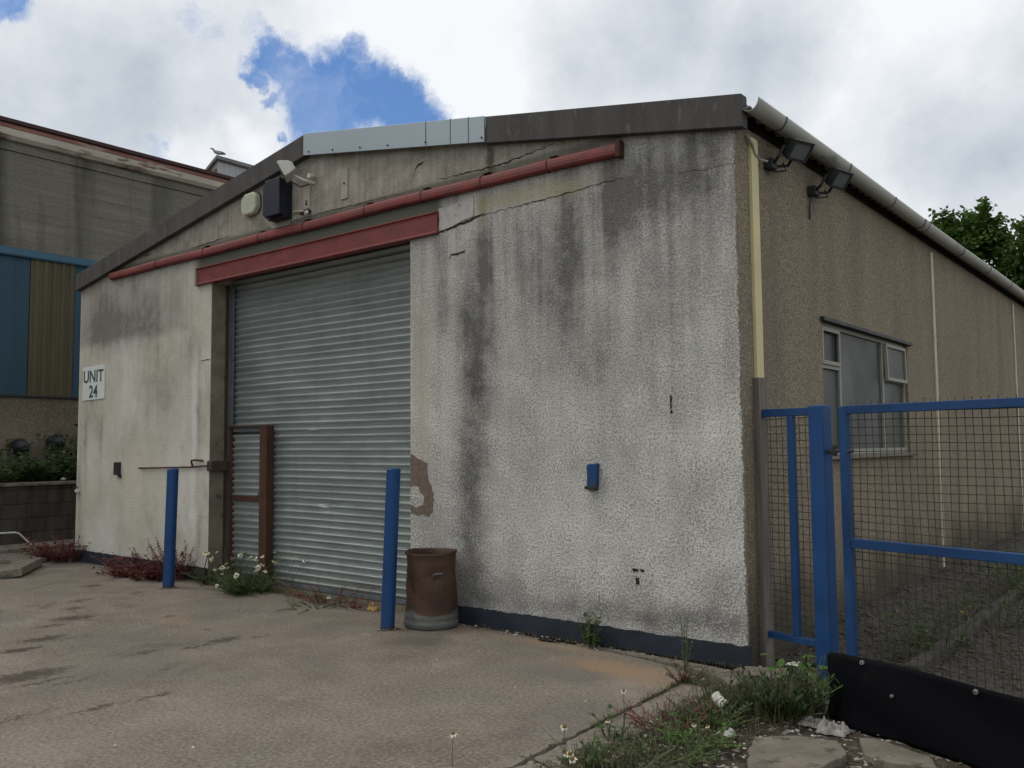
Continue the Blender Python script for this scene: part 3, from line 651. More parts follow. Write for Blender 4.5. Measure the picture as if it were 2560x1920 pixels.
# top-hung vent standing ajar
vt = MB(); T = Matrix.Translation((-.03, 0, wz1 - .05)) @ Matrix.Rotation(-math.radians(1.6), 4, 'Y')
for (a, b, c_, d_) in ((3.47, 3.505, -.38, 0), (4.135, 4.17, -.38, 0), (3.505, 4.135, -.035, 0), (3.505, 4.135, -.38, -.345)):
    vt.box(-.005, .028, a, b, c_, d_, 0, T)
vto = vt.build('open_vent', M['frame'], win, bevel=.002)
g = MB(); g.box(.006, .010, 3.50, 4.14, -.35, -.03, 0, T); g.build('pane', M['glass'], vto)
vf = MB()
T2 = Matrix.Translation((-.03, 0, wz1 - .05))
for (a, b, c_, d_) in ((wy0 + .05, wy0 + .085, -.325, 0), (2.105, 2.14, -.325, 0), (wy0 + .085, 2.105, -.035, 0), (wy0 + .085, 2.105, -.325, -.29)):
    vf.box(-.004, .014, a, b, c_, d_, 0, T2)
vf.build('closed_vent', M['frame'], win, bevel=.002)
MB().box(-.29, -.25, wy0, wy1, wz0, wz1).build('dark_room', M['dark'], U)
MB().box(-.11, .05, wy0 - .06, wy1 + .10, wz0 - .035, wz0).build('window_sill', M['slab'], U, bevel=.006)
MB().box(-.08, .035, wy0 - .03, wy1 + .10, wz1 - .012, wz1 + .022).build('drip_lintel', M['dark'], U, bevel=.003)
# cover strips on the side wall
MB().box(-.002, .028, .205, .325, .0, 3.80).build('cover_strip', M['cream'], U, bevel=.003)
for y in (5.38, 10.55, 15.8): MB().box(-.002, .018, y - .045, y + .045, .0, 3.80).build('cover_strip', M['cream2'], U, bevel=.003)
# gutter along the side
GX, GZ, GR = .135, 3.972, .068
pts = [(GX + GR * math.cos(t), GZ + GR * 1.2 * math.sin(t)) for t in [PI + k * PI / 16 for k in range(17)]]
def gfn(u, v):
    k = u * 16; i = min(int(k), 15); f = k - i; y = -.06 + v * (YB - 2)
    px = pts[i][0] * (1 - f) + pts[i + 1][0] * f; pz = pts[i][1] * (1 - f) + pts[i + 1][1] * f
    return (px, y, pz + .006 * math.sin(y * .9))
go = MB().grid(16, 60, gfn).build('gutter', M['gutter'], U, smooth=True, solid=.004)
for y, w in ((.451, .022), (1.913, .022), (3.257, .02), (4.45, .16), (6.24, .022), (7.828, .022), (9.395, .022), (11.1, .022), (12.8, .02), (14.6, .022)):
    R2 = GR + .005
    if w > .1: 
        for yy in (y - .09, y + .09):
            b = MB(); b.grid(14, 1, lambda u, v: (GX + (R2 + .003) * math.cos(PI + u * PI), yy + (v - .5) * .022, GZ + (R2 * 1.2 + .003) * math.sin(PI + u * PI) + .006 * math.sin(y * .9))); b.build('gutter_bracket', M['bracket'], go, solid=.004)
    b = MB(); b.grid(14, 1, lambda u, v: (GX + R2 * math.cos(PI + u * PI), y + (v - .5) * w, GZ + R2 * 1.2 * math.sin(PI + u * PI) + .006 * math.sin(y * .9)))
    b.build('gutter_bracket' if w < .1 else 'gutter_union', M['bracket'] if w < .1 else M['gutter'], go, solid=.004)

# ------------------------------------------------------------------ things fixed on the front
def sign():
    t = thing('unit_sign', 'square white sign with dark green letters UNIT 24 on the left pier', 'sign', (-9.5, -.012, 2.23))
    MB().prism([(-9.82, 2.225), (-9.19, 2.235), (-9.195, 2.70), (-9.815, 2.69)], XZ, -.012, -.002).build('sign_board', M['signwhite'], t)
    def txt(s_, x, z, size, nm, sx=1.):
        cu_ = bpy.data.curves.new(nm, 'FONT'); cu_.body = s_; cu_.size = size; cu_.align_x = 'CENTER'; cu_.extrude = .0012; cu_.offset = .004
        o = bpy.data.objects.new(nm, cu_); C.objects.link(o); dg = bpy.context.evaluated_depsgraph_get()
        me = bpy.data.meshes.new_from_object(o.evaluated_get(dg)); bpy.data.objects.remove(o)
        n = bpy.data.objects.new(nm, me); C.objects.link(n); me.materials.clear(); me.materials.append(M['signgreen'])
        n.parent = t; n.location = (x + 9.5, -.0015, z - 2.23); n.rotation_euler = (PI / 2, 0, 0); n.scale = (sx, 1, 1)
    txt('UNIT', -9.51, 2.475, .235, 'word', 1.05); txt('24', -9.50, 2.265, .235, 'number', 1.05)
sign()
def bellbox():
    m = MB(); m.prism([(-5.97, 4.22), (-5.91, 4.17), (-5.74, 4.18), (-5.69, 4.24), (-5.69, 4.38), (-5.74, 4.425), (-5.90, 4.42), (-5.97, 4.36)], XZ, -.08, .0)
    t = thing('bell_box', 'pale yellow eight-sided alarm bell box on the gable', 'alarm box', (-5.79, 0, 4.17))
    m.build('casing', M['bell'], t, bevel=.018)
    MB().prism([(-5.96, 4.23), (-5.90, 4.175), (-5.73, 4.185), (-5.68, 4.24), (-5.68, 4.38), (-5.73, 4.43), (-5.89, 4.425), (-5.96, 4.37)], XZ, -.003, .001).build('back_plate', M['dark'], t)
bellbox()
def navybox():
    t = thing('alarm_siren_box', 'dark navy angular metal box on a pale backplate, high on the gable', 'alarm box', (-5.27, 0, 4.0))
    MB().prism([(-5.60, 4.07), (-5.47, 3.965), (-5.16, 3.965), (-5.13, 4.10), (-5.13, 4.45), (-5.60, 4.46)], XZ, -.006, .0).build('back_plate', M['plate'], t)
    m = MB()
    a = [(-5.50, 4.075), (-5.35, 4.00), (-5.16, 4.03), (-5.10, 4.10), (-5.10, 4.44), (-5.34, 4.44), (-5.34, 4.41), (-5.50, 4.41)]
    m.prism([(-5.50, 4.10), (-5.40, 4.02), (-5.12, 4.02), (-5.12, 4.44), (-5.36, 4.44), (-5.375, 4.41), (-5.40, 4.425), (-5.42, 4.395), (-5.45, 4.42), (-5.50, 4.41)], XZ, -.115, -.006)
    m.prism([(-5.38, 4.045), (-5.12, 4.045), (-5.12, 4.445), (-5.38, 4.445)], XZ, -.175, -.115)
    m.build('casing', M['navybox'], t, bevel=.006)
navybox()
def gablelight():
    t = thing('gable_floodlight', 'dirty white halogen floodlight pointing out and down from the gable top', 'floodlight', (-4.80, 0, 4.3))
    T = Matrix.Translation((-4.93, -.22, 4.47)) @ Matrix.Rotation(math.radians(-42), 4, 'Z') @ Matrix.Rotation(math.radians(30), 4, 'X')
    m = MB(); vs = []
    for (w, h, y) in ((.13, .085, -.06), (.13, .085, -.03), (.09, .06, .05), (.05, .04, .085)):
        vs += [(-w, y, -h), (w, y, -h), (w, y, h), (-w, y, h)]
    vs = [tuple(T @ Vector(p)) for p in vs]
    fs = [(0, 3, 2, 1)] + [(a + k, a + (k + 1) % 4, a + 4 + (k + 1) % 4, a + 4 + k) for a in (0, 4, 8) for k in range(4)] + [(12, 13, 14, 15)]
    m.add(vs, fs); h = m.build('lamp_housing', M['white'], t, bevel=.006)
    g = MB(); g.box(-.11, .11, -.066, -.0605, -.068, .068, 0, T); g.build('lens', M['lens'], h)
    MB().tube([(-4.90, -.16, 4.42), (-4.80, -.10, 4.36), (-4.75, 0, 4.34)], .014, 8).build('arm', M['white'], t)
    MB().tube([(-4.75, -.005, 4.41), (-4.75, -.07, 4.41), (-4.75, -.07, 4.38)], .022, 8).build('sensor', M['white'], t)
    MB().tube([(-4.93, -.14, 4.35), (-4.86, -.09, 4.30), (-4.80, -.03, 4.335)], .008, 6).build('lower_bracket', M['dark'], t)
gablelight()
p1 = single(MB().box(-4.92, -4.81, -.012, 0., 4.085, 4.32), 'steel_strap', M['plate'], 'pale steel wall plate directly below the white gable floodlight', 'wall plate', (-4.87, 0, 4.2), 'steel plates on the gable')
MB().tube([(-4.865, -.012, 4.135), (-4.865, -.022, 4.135)], .012, 8).build('bolt', M['dark'], p1)
MB().tube([(-4.865, -.012, 4.165), (-4.865, -.022, 4.165)], .009, 8).build('bolt', M['dark'], p1)
p2 = single(MB().box(-4.305, -4.205, -.012, 0., 4.08, 4.40), 'steel_strap', M['plate'], 'lone upright steel wall plate in the middle of the bare gable', 'wall plate', (-4.25, 0, 4.2), 'steel plates on the gable')
MB().tube([(-4.255, -.012, 4.24), (-4.255, -.022, 4.24)], .010, 8).build('bolt', M['dark'], p2)
t = thing('rusty_stub_bracket', 'small broken pipe bracket with rusty clips under the gable plate', 'bracket', (-4.9, 0, 4.05))
MB().tube([(-5.08, -.02, 4.085), (-5.0, -.03, 4.075), (-4.9, -.03, 4.06)], .010, 6).build('pipe', M['cream2'], t)
MB().box(-4.95, -4.90, -.05, 0, 4.03, 4.05).build('clip', M['rust'], t, bevel=.003); MB().box(-4.86, -4.80, -.045, 0, 4.035, 4.062).build('clip', M['dark'], t, bevel=.003)
MB().tube([(-4.84, -.04, 4.02), (-4.80, -.06, 4.03)], .02, 8).build('socket', M['white'], t)
# blue and black blocks once used to hang a door bar
t = thing('blue_bar_bracket', 'blue painted steel bracket on the right pier of the front', 'bracket', (-1.25, 0, 1.2))
MB().prism([(-1.300, 1.205), (-1.215, 1.205), (-1.205, 1.405), (-1.30, 1.395)], XZ, -.045, 0).build('steel_box', M['blue'], t, bevel=.006)
MB().prism([(-1.32, 1.20), (-1.225, 1.19), (-1.225, 1.22), (-1.315, 1.225)], XZ, -.05, 0).build('lower_lip', M['dark'], t)
t = thing('rusty_bar_bracket', 'small dark rusty bracket on the left pier below the sign', 'bracket', (-8.77, 0, 1.2))
MB().box(-8.82, -8.71, -.05, 0, 1.205, 1.375).build('steel_box', M['dark'], t, bevel=.006); MB().box(-8.725, -8.69, -.03, 0, 1.17, 1.21).build('hook', M['dark'], t, bevel=.004)
t = thing('rusty_locking_bar', 'long thin rusty bar lying flat along the left pier to the doorway', 'bar', (-7.3, 0, 1.35))
MB().tube([(-8.22, -.02, 1.300), (-7.6, -.022, 1.312), (-7.0, -.02, 1.325), (-6.62, -.03, 1.345)], .010, 7).build('bar', M['rust'], t)
MB().box(-6.66, -6.56, -.03, .20, 1.28, 1.40).build('keeper_block', bpy.data.materials['dark_rust'], t, bevel=.01)
MB().tube([(-6.99, -.01, 1.33), (-6.96, -.045, 1.40), (-6.90, -.04, 1.41), (-6.74, -.03, 1.40)], .013, 6).build('hook', M['rust'], t)
t = thing('corner_eyelet', 'little hook and eye at the left corner of the front wall', 'hook', (-9.88, 0, 1.0))
MB().tube([(-9.92, 0, 1.02), (-9.92, -.05, 1.02), (-9.85, -.05, 1.03)], .010, 6).build('hook', M['dark'], t); MB().box(-9.93, -9.84, -.035, 0, .95, .99).build('eye_plate', M['white'], t, bevel=.004)

# side floodlights
def sidelight(y, z, lab, tw):
    t = thing('wall_floodlight', lab, 'floodlight', (0, y, z), 'black floodlights under the gutter')
    T = Matrix.Translation((.20, y + .02, z + .06)) @ Matrix.Rotation(math.radians(-20 + tw), 4, 'Z') @ Matrix.Rotation(math.radians(38), 4, 'Y')
    vs = []
    for (w, h, x) in ((.10, .075, .055), (.10, .075, .02), (.075, .055, -.05), (.04, .03, -.08)):
        vs += [(x, -w, -h), (x, w, -h), (x, w, h), (x, -w, h)]
    vs = [tuple(T @ Vector(p)) for p in vs]
    fs = [(0, 1, 2, 3)] + [(a + k, a + 4 + k, a + 4 + (k + 1) % 4, a + (k + 1) % 4) for a in (0, 4, 8) for k in range(4)] + [(15, 14, 13, 12)]
    h = MB().add(vs, fs).build('lamp_housing', M['dark'], t, bevel=.005)
    MB().box(.0555, .061, -.085, .085, -.06, .06, 0, T).build('lens', M['lens'], h)
    b = MB(); b.box(.054, .068, -.105, -.085, -.078, .078, 0, T); b.box(.054, .068, .085, .105, -.078, .078, 0, T); b.box(.054, .068, -.085, .085, .060, .078, 0, T); b.box(.054, .068, -.085, .085, -.078, -.060, 0, T); b.build('bezel', M['dark'], h)
    MB().tube([(.16, y - .10, z + .06), (.12, y - .11, z - .02), (.06, y - .07, z - .05), (.0, y - .06, z - .04)], .013, 6).build('stirrup', M['dark'], t)
    MB().tube([(.16, y + .12, z + .05), (.10, y + .12, z - .03), (.05, y - .02, z - .06)], .013, 6).build('stirrup', M['dark'], t)
    MB().box(.0, .07, y - .11, y - .01, z - .09, z - .01).build('junction_box', M['dark'], t, bevel=.008)
    MB().tube([(.10, y + .02, z - .03), (.11, y + .06, z - .085), (.05, y - .02, z - .10), (.02, y - .08, z - .07)], .007, 6).build('cable', M['black'], t)
    return t
sidelight(.60, 3.72, 'black floodlight bracketed nearest the front corner under the gutter', 0)
t2 = sidelight(1.50, 3.71, 'black floodlight further along the side wall with a cable hanging below', 6)
MB().tube([(.03, 1.42, 3.62), (.015, 1.40, 3.53), (.01, 1.41, 3.42)], .008, 6).build('cable', M['black'], t2)
single(MB().tube([(.02, .14, 3.80), (.04, .20, 3.74), (.03, .26, 3.68), (.03, .36, 3.66), (.06, .42, 3.66)], .010, 6), 'loose_cable', M['plate'], 'loose pale cable under the eaves at the front corner', 'cable', (.02, .2, 3.7))

# ------------------------------------------------------------------ bollards and drum
def bollard(x, y, h, r, lab, lean):
    t = thing('steel_bollard', lab, 'bollard', (x, y, 0), 'blue bollards guarding the roller door')
    m = MB(); prof = [(r, -.05), (r, h - .012), (r - .008, h - .003), (r - .02, h), (0, h)]
    m.lathe(prof, x, y, 28); m.v = [(p[0] + lean * p[2], p[1], p[2]) for p in m.v]
    m.build('post', M['blue'], t, smooth=False)
    for p in t.children: pass
    MB().lathe([(r + .03, .001), (r + .02, .006), (r, .008)], x, y, 24, wob=lambda rr, z, a, j: (rr + (.02 * math.sin(3 * a) if j == 0 else 0), z)).build('dirt_shade_collar', M['soil'], t)  # soil ring that also stands in for the contact shadow at the foot
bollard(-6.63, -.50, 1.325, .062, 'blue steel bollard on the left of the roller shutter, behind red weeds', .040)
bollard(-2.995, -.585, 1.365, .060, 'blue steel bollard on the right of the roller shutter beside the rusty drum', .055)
def drum():
    x, y = -2.78, -.27; t = thing('rusty_drum', 'rusty brown metal drum with bare galvanised bottom, standing against the front wall', 'drum', (x, y, 0))
    def wob(r, z, a, j):
        top = max(0, (z - .45) / .2)
        rr = r + .009 * math.sin(2 * a + z * 6) + .004 * math.sin(5 * a + z * 17) + .006 * mnoise.noise(Vector((math.cos(a) * 2, math.sin(a) * 2, z * 7))) + top * .012 * math.sin(3 * a + 1.) - .03 * math.exp(-((a - 5.6) / .35) ** 2) * math.exp(-((z - .46) / .05) ** 2)
        return rr, z + top * .008 * math.sin(2 * a + .5)
    R = .222
    prof = [(R * .93, .0), (R * .99, .015), (R, .03), (R + .008, .045), (R, .06), (R - .003, .085), (R + .005, .10), (R - .003, .115)]
    prof += [(R - .004 - .0 * k, .115 + k * .045) for k in range(1, 12)] + [(R + .006, .628), (R + .008, .640), (R, .648), (R - .012, .645), (R - .014, .60), (R - .016, .10), (0, .09)]
    m = MB().lathe(prof, 0, 0, 48, wob=wob)
    o = m.build('shell', M['drum'], None, smooth=True)
    o.parent = t
    MB().tube([(x + R * .75, y - R * .66 - .01, .455), (x + R * .85, y - R * .62 - .03, .475), (x + R * 1.0, y - R * .35 - .02, .478)], .008, 6).build('broken_handle', M['steelgrey'], t)
drum()

# ------------------------------------------------------------------ gate group
G0 = Vector((.06, .20, 0)); GD = Vector((.961, -.277, 0)); GN = Vector((.277, .961, 0))
def gp(s, z, n=0.): p = G0 + GD * s + GN * n; return (p.x, p.y, z)
def gbox(m, s0, s1, z0, z1, n0, n1):
    vs = [gp(s, z, n) for z in (z0, z1) for n in (n0, n1) for s in (s0, s1)]
    return m.add(vs, [(0, 2, 3, 1), (4, 5, 7, 6), (0, 1, 5, 4), (2, 6, 7, 3), (0, 4, 6, 2), (1, 3, 7, 5)])
def wires(s0, s1, z0, z1, step, r, n=0., over=0., seed=3):
    rr = random.Random(seed); m = MB(); s = s0 + step * .6
    while s < s1:
        j = rr.uniform(-.003, .003); pts = [gp(s + j + .004 * math.sin(z * 5 + s * 9), z, n) for z in [z0 + (z1 + over * rr.uniform(.6, 1.) - z0) * k / 8 for k in range(9)]]
        m.tube(pts, r, 4, cap=False); s += step
    z = z0 + step * .6
    while z < z1:
        pts = [gp(s_, z + .006 * math.sin(s_ * 3 + z * 7), n + .003) for s_ in [s0 + (s1 - s0) * k / 8 for k in range(9)]]
        m.tube(pts, r, 4, cap=False); z += step
    return m
tp = thing('timber_post', 'weathered grey timber post against the corner of the side wall', 'post', gp(-.03, 0))
gbox(MB(), -.085, .005, -.02, 2.02, -.04, .05).build('post', M['timber'], tp, bevel=.004)
fp = thing('mesh_fence_panel', 'narrow fixed panel of blue frame and rusty mesh between timber post and gate post', 'fence panel', gp(.2, 0))
m = MB(); gbox(m, .006, .42, 1.735, 1.79, -.02, .02); m.build('top_rail', M['blue2'], fp, bevel=.004)
m = MB(); gbox(m, .006, .42, .19, .235, -.02, .02); m.build('bottom_rail', M['blue2'], fp, bevel=.004)
m = MB(); gbox(m, .215, .268, .236, 1.734, -.018, .018); m.build('upright', M['blue2'], fp, bevel=.004)
wires(.01, .43, .24, 1.76, .05, .0023, .026, 0., 3).build('wire_mesh', M['wire'], fp)
po = thing('gate_post', 'thick square blue steel gate post', 'gate post', gp(.47, 0))
m = MB(); gbox(m, .420, .535, -.05, 1.800, -.055, .045); m.build('post', M['blue'], po, bevel=.008)
m = MB(); m.tube([gp(.536, 1.49, -.01), gp(.585, 1.49, -.01)], .014, 8); m.tube([gp(.585, 1.46, -.01), gp(.585, 1.53, -.01)], .018, 8); m.build('hinge', M['dark'], po)
ga = thing('mesh_gate', 'wide blue framed gate with square rusty wire mesh, standing ajar right of the gate post', 'gate', gp(1.5, 0))
GE = 3.3
m = MB(); gbox(m, .632, .690, .03, 1.787, -.024, .024); m.build('stile', M['blue2'], ga, bevel=.005)
m = MB(); gbox(m, .691, GE, 1.735, 1.790, -.024, .024); m.build('top_rail', M['blue2'], ga, bevel=.004)
m = MB(); gbox(m, .691, GE, .872, .932, -.022, .022); m.build('middle_rail', M['blue2'], ga, bevel=.004)
m = MB(); gbox(m, .691, GE, .03, .08, -.022, .022); m.build('bottom_rail', M['blue2'], ga, bevel=.004)
m = MB(); gbox(m, GE + .001, GE + .06, .03, 1.79, -.022, .022); m.build('stile', M['blue2'], ga, bevel=.004)
wires(.66, GE, .06, 1.76, .05, .0023, .028, .06, 5).build('wire_mesh', M['wire'], ga)
m = MB(); m.tube([gp(.585, 1.495, -.012), gp(.632, 1.495, -.012)], .012, 8); m.tube([gp(.585, 1.475, -.012), gp(.585, 1.50, -.012)], .02, 8); m.tube([gp(.70, 1.49, -.03), gp(.74, 1.495, -.03)], .012, 6); m.build('hinge', M['dark'], ga)

# heavy rubber sheet standing on edge in front of the gate, its left end curling back
SP = [(.88, -.33, .10), (.80, -.42, .17), (.755, -.53, .25), (.77, -.65, .32), (.84, -.76, .365), (.95, -.85, .385), (1.12, -.905, .388), (1.25, -.930, .385), (1.40, -.985, .380), (1.504, -1.03, .378), (1.671, -1.11, .376), (1.842, -1.20, .380), (2.1, -1.30, .385), (2.5, -1.42, .385), (3.0, -1.60, .38), (3.5, -1.75, .38)]
def sheet_pt(u, v):
    k = u * (len(SP) - 1); i = min(int(k), len(SP) - 2); f = k - i; P_ = [Vector(SP[max(0, min(len(SP) - 1, i + q))]) for q in (-1, 0, 1, 2)]
    a, b, c_, d_ = P_; q = b * 1.; q = .5 * ((2 * b) + (c_ - a) * f + (2 * a - 5 * b + 4 * c_ - d_) * f * f + (-a + 3 * b - 3 * c_ + d_) * f ** 3)
    w = .018 * math.sin(v * PI) * math.sin(q.x * 5.5 + v * 2.2) + .03 * (1 - v) * .3
    return (q.x - w * .36, q.y - w * .93, q.z * v - .012 * (1 - v))
sh = thing('rubber_sheet', 'black rubber sheet with steel washers standing on edge before the gate', 'rubber sheet', (1.3, -.95, 0))
MB().grid(90, 14, sheet_pt).build('sheet', M['rubber'], sh, smooth=True, solid=.008)
for s_, v in ((.372, .94), (.655, .94), (.775, .94), (.90, .94), (.45, .60)):
    a = Vector(sheet_pt(s_, v)); b = Vector(sheet_pt(s_ + .01, v)); c_ = Vector(sheet_pt(s_, v + .02)); n = (b - a).cross(c_ - a).normalized()
    if n.y > 0: n = -n
    rr_ = .013 if v > .8 else .009
    MB().tube([a + n * .002, a + n * .012], [rr_, rr_ * .85], 14).build('washer', M['washer'], sh)
    MB().tube([a + n * .0125, a + n * .016], [rr_ * .4, rr_ * .3], 6).build('bolt_head', M['dark'], sh)
for x, y in ((1.25, -.89), (1.95, -1.20), (2.8, -1.48)):
    MB().box(x - .018, x + .018, y + .03, y + .066, -.05, .33).build('stake', M['timber'], sh)

# ================================================================== NEIGHBOUR
N = thing('concrete_works_building', 'tall board-marked concrete building with blue cladding and rusty flaking gutter, left of the unit', 'building')
NX = -15.; Y0, Y1 = -22., 26.
MB().box(NX - .3, NX, Y0, Y1, 5.25, 7.45).build('upper_concrete_wall', M['boardmark'], N)
MB().box(NX - .3, NX + .0, Y0, Y1, -.5, 2.60).build('lower_wall', M['dash_far'], N)
MB().box(NX - .3, NX - .02, Y0, Y1, 2.60, 5.25).build('cladding_backing', M['dark'], N)
def ribbed(y0, y1, z0, z1, x, pitch, d):
    pts = []; y = y0
    while y < y1 - 1e-6:
        for (t, a) in ((0, 0), (.38, 0), (.46, 1), (.9, 1), (.98, 0)):
            yy = y + t * pitch
            if yy <= y1: pts.append((yy, a * d))
        y += pitch
    pts.append((y1, 0)); m = MB()
    vs = [(x + a, yy, z) for z in (z0, z1) for yy, a in pts]; n = len(pts)
    return m.add(vs, [(i, i + 1, n + i + 1, n + i) for i in range(n - 1)])
ribbed(Y0, 1.36, 2.58, 5.22, NX + .012, .30, .008).build('cladding_panel', M['blueclad'], N)
o = ribbed(1.37, 2.20, 2.58, 5.20, NX + .022, .166, .02).build('rooflight_panel', M['olive'], N); o['label'] = 'olive algae-stained translucent panel between the blue panels'
ribbed(2.21, Y1, 2.58, 5.22, NX + .012, .30, .008).build('cladding_panel', M['blueclad'], N)
MB().prism([(NX, 5.19), (NX + .075, 5.19), (NX + .085, 5.22), (NX + .03, 5.34), (NX, 5.36)], lambda p, t: (p[0], t, p[1]), Y0, Y1).build('top_flashing', M['bluetrim'], N)
MB().box(NX, NX + .05, Y0, Y1, 2.545, 2.582).build('bottom_trim', M['dark'], N)
MB().prism([(NX - .0, 7.36), (NX + .10, 7.38), (NX + .15, 7.45), (NX + .15, 7.58), (NX, 7.60)], lambda p, t: (p[0], t, p[1]), Y0, Y1).build('eaves_gutter', M['farcream'], N)
MB().prism([(NX, 7.601), (NX + .12, 7.601), (NX + .06, 7.70), (NX, 7.70)], lambda p, t: (p[0], t, p[1]), Y0, Y1).build('rusty_upstand', M['farrust'], N)
MB().prism([(NX + .02, 7.701), (NX + .10, 7.72), (NX + .10, 7.79), (NX - 6.5, 9.1), (NX - 6.5, 9.0)], lambda p, t: (p[0], t, p[1]), Y0, Y1).build('roof', M['fardark'], N)
MB().prism([(NX + .0, 7.20), (NX + .03, 7.20), (NX + .03, 7.36), (NX, 7.36)], lambda p, t: (p[0], t, p[1]), Y0, Y1).build('drip_course', M['boardmark'], N)
rm = thing  # rooftop monitor is part of the building
mo = MB(); mo.prism([(-22.0, 8.6), (-22.0, 10.74), (-23.4, 10.0), (-23.4, 8.6)], lambda p, t: (p[0], t, p[1]), 9.80, 16.0)
mo.build('rooftop_hut', M['farsheet'], N)
MB().prism([(-21.9, 10.74), (-21.9, 10.85), (-23.5, 10.02), (-23.5, 9.92)], lambda p, t: (p[0], t, p[1]), 9.70, 16.1).build('hut_roof', M['roof'], N)
MB().box(-22.30, -22.02, 9.77, 9.81, 8.6, 10.45).build('rusty_corner', M['farrust'], N)
# gull on the hut
gl = thing('gull', 'small grey gull perched on the ridge of the far rooftop hut', 'gull', (-22.0, 9.85, 10.86))
def gull():
    bx, by, bz = -22.0, 9.82, 10.97
    m = MB(); dirn = Vector((-.3, -.95, 0)).normalized(); up = Vector((0, 0, 1))
    pts = [(-.25, -.02, .006), (-.19, -.012, .022), (-.10, -.005, .05), (0, 0, .065), (.08, .015, .058), (.13, .05, .036), (.155, .085, .030), (.185, .105, .034), (.215, .10, .022), (.235, .095, .010), (.27, .088, .004)]
    m.tube([Vector((bx, by, bz)) + dirn * a + up * b for a, b, r in pts], [r for a, b, r in pts], 12)
    b = m.build('body', M['gull'], gl, smooth=True)
    for s in (-1, 1):
        q = Vector((bx, by, bz)) + dirn.cross(up) * .02 * s
        MB().tube([q + up * -.04, q + up * -.11], .006, 5).build('leg', M['cream'], gl)
        w = MB(); a = Vector((bx, by, bz)) + dirn.cross(up) * .05 * s
        w.leaf(a + dirn * .09 + up * .02, -dirn - up * .08, dirn.cross(up) * s, .34, .09, .02); w.build('wing', M['bracket'], gl, solid=.006)
gull()
# retaining wall and bank
rw = thing('retaining_wall', 'low sooty block retaining wall in front of the concrete building', 'wall', (-12.5, -2, 0))
MB().box(-12.75, -12.5, Y0, 14., -.1, .965).build('block_wall', mat_blocks(), rw)
MB().box(-12.80, -12.455, Y0, 14., .966, 1.015).build('coping', M['slab'], rw, bevel=.006)
for y in [-1.2 + .45 * k for k in range(10)]:
    pass
def bank(u, v):
    x = -12.76 - u * 2.3; y = Y0 + v * 36
    return (x, y, .93 + .28 * u + .05 * mnoise.noise(Vector((x * 1.5, y * 1.5, 0))))
single(MB().grid(14, 160, bank), 'bank', M['soil'], 'earth bank between retaining wall and concrete building', 'ground', kind='structure', smooth=True)
# dark hooded vents on the lower wall
def hood(y, z, lab, s=1.):
    t = thing('vent_hood', lab, 'vent', (NX, y, z - .3), 'black vents low on the concrete building')
    X = NX + .18
    MB().tube([(NX - .02, y, z), (X, y, z + .02), (X + .12, y + .03, z - .02), (X + .15, y + .05, z - .09)], [.13 * s, .145 * s, .12 * s, .05 * s], 14).build('cowl', M['black'], t, smooth=True)
    MB().tube([(X - .02, y - .10 * s, z - .04), (X + .02, y - .17 * s, z - .18), (X, y - .19 * s, z - .42)], [.05 * s, .022, .022], 8).build('pipe', M['dark'], t)
    MB().box(NX, NX + .03, y - .16 * s, y + .16 * s, z - .16 * s, z + .16 * s).build('flange', M['dash_far'], t, bevel=.01)
hood(1.20, 1.60, 'wide black vent hood low on the concrete building, nearest the frame edge'); hood(1.86, 1.69, 'round black vent hood nearest the white unit', .9)

# ================================================================== GROUND
def gfar(u, v): return (-300 + 600 * u, -300 + 600 * v, -.03)
single(MB().grid(8, 8, gfar), 'ground', M['soil'], 'bare earth and rubble ground around the buildings', 'ground', kind='structure')
JX = lambda y: -.215 - .045 * (-.54 - y) * -1 if False else -.235 + (y + .3) * -.045
rr = random.Random(4)
edge = []
y = -12.
while y < -.42: edge.append((JX(y) + rr.uniform(-.007, .007) - (.02 if rr.random() < .12 else 0), y)); y += .04
edge += [(-.23, -.42), (-.30, -.34), (-.55, -.24), (-.95, -.165), (-1.45, -.12), (-2.0, -.07), (-2.6, -.04), (-3.31, -.02)]
edge2 = []
for i, p in enumerate(edge): edge2.append(p)
outl = edge2 + [(-3.31, .36), (-6.65, .36), (-6.65, -.02), (-9.9, -.02), (-10.05, .3), (-10.05, -12.)]
# yard as strips so that it can carry a gentle unevenness
y_ = MB(); y_.prism(outl, XY, -.08, 0.)
single(y_, 'concrete_yard', M['ground'], 'worn concrete yard in front of the roller shutter', 'yard', kind='structure')
single(MB().prism([(-10.06, -12), (-10.06, 14), (-12.5, 14), (-12.5, -12)], XY, -.06, -.006), 'side_yard', M['ground'], 'concrete strip between the unit and the retaining wall', 'yard', kind='structure')
single(MB().box(-12.49, -11.75, -12., 14, -.005, .05), 'kerb', M['slab'], 'pale concrete kerb along the foot of the retaining wall', 'kerb', kind='structure', bevel=.01)
# second slab right of the joint
rr = random.Random(9); e3 = []; y = -12.
while y < -.55: e3.append((JX(y) + .019 + rr.uniform(-.006, .006) + (.02 if rr.random() < .1 else 0), y)); y += .045
o3 = [(.02, -.62), (.05, -.9), (.02, -1.2), (.10, -1.5), (.06, -1.9), (.16, -2.3), (.20, -2.8), (.3, -3.6), (.35, -12)]
single(MB().prism(e3 + [(q[0] + rr.uniform(-.02, .02), q[1]) for q in jag(o3, .02, .12, 3)[:-60]], XY, -.08, -.006) if 0 else MB().prism(e3 + o3, XY, -.08, -.006), 'concrete_slab', M['ground'], 'rougher concrete slab right of the open joint', 'yard', kind='structure')
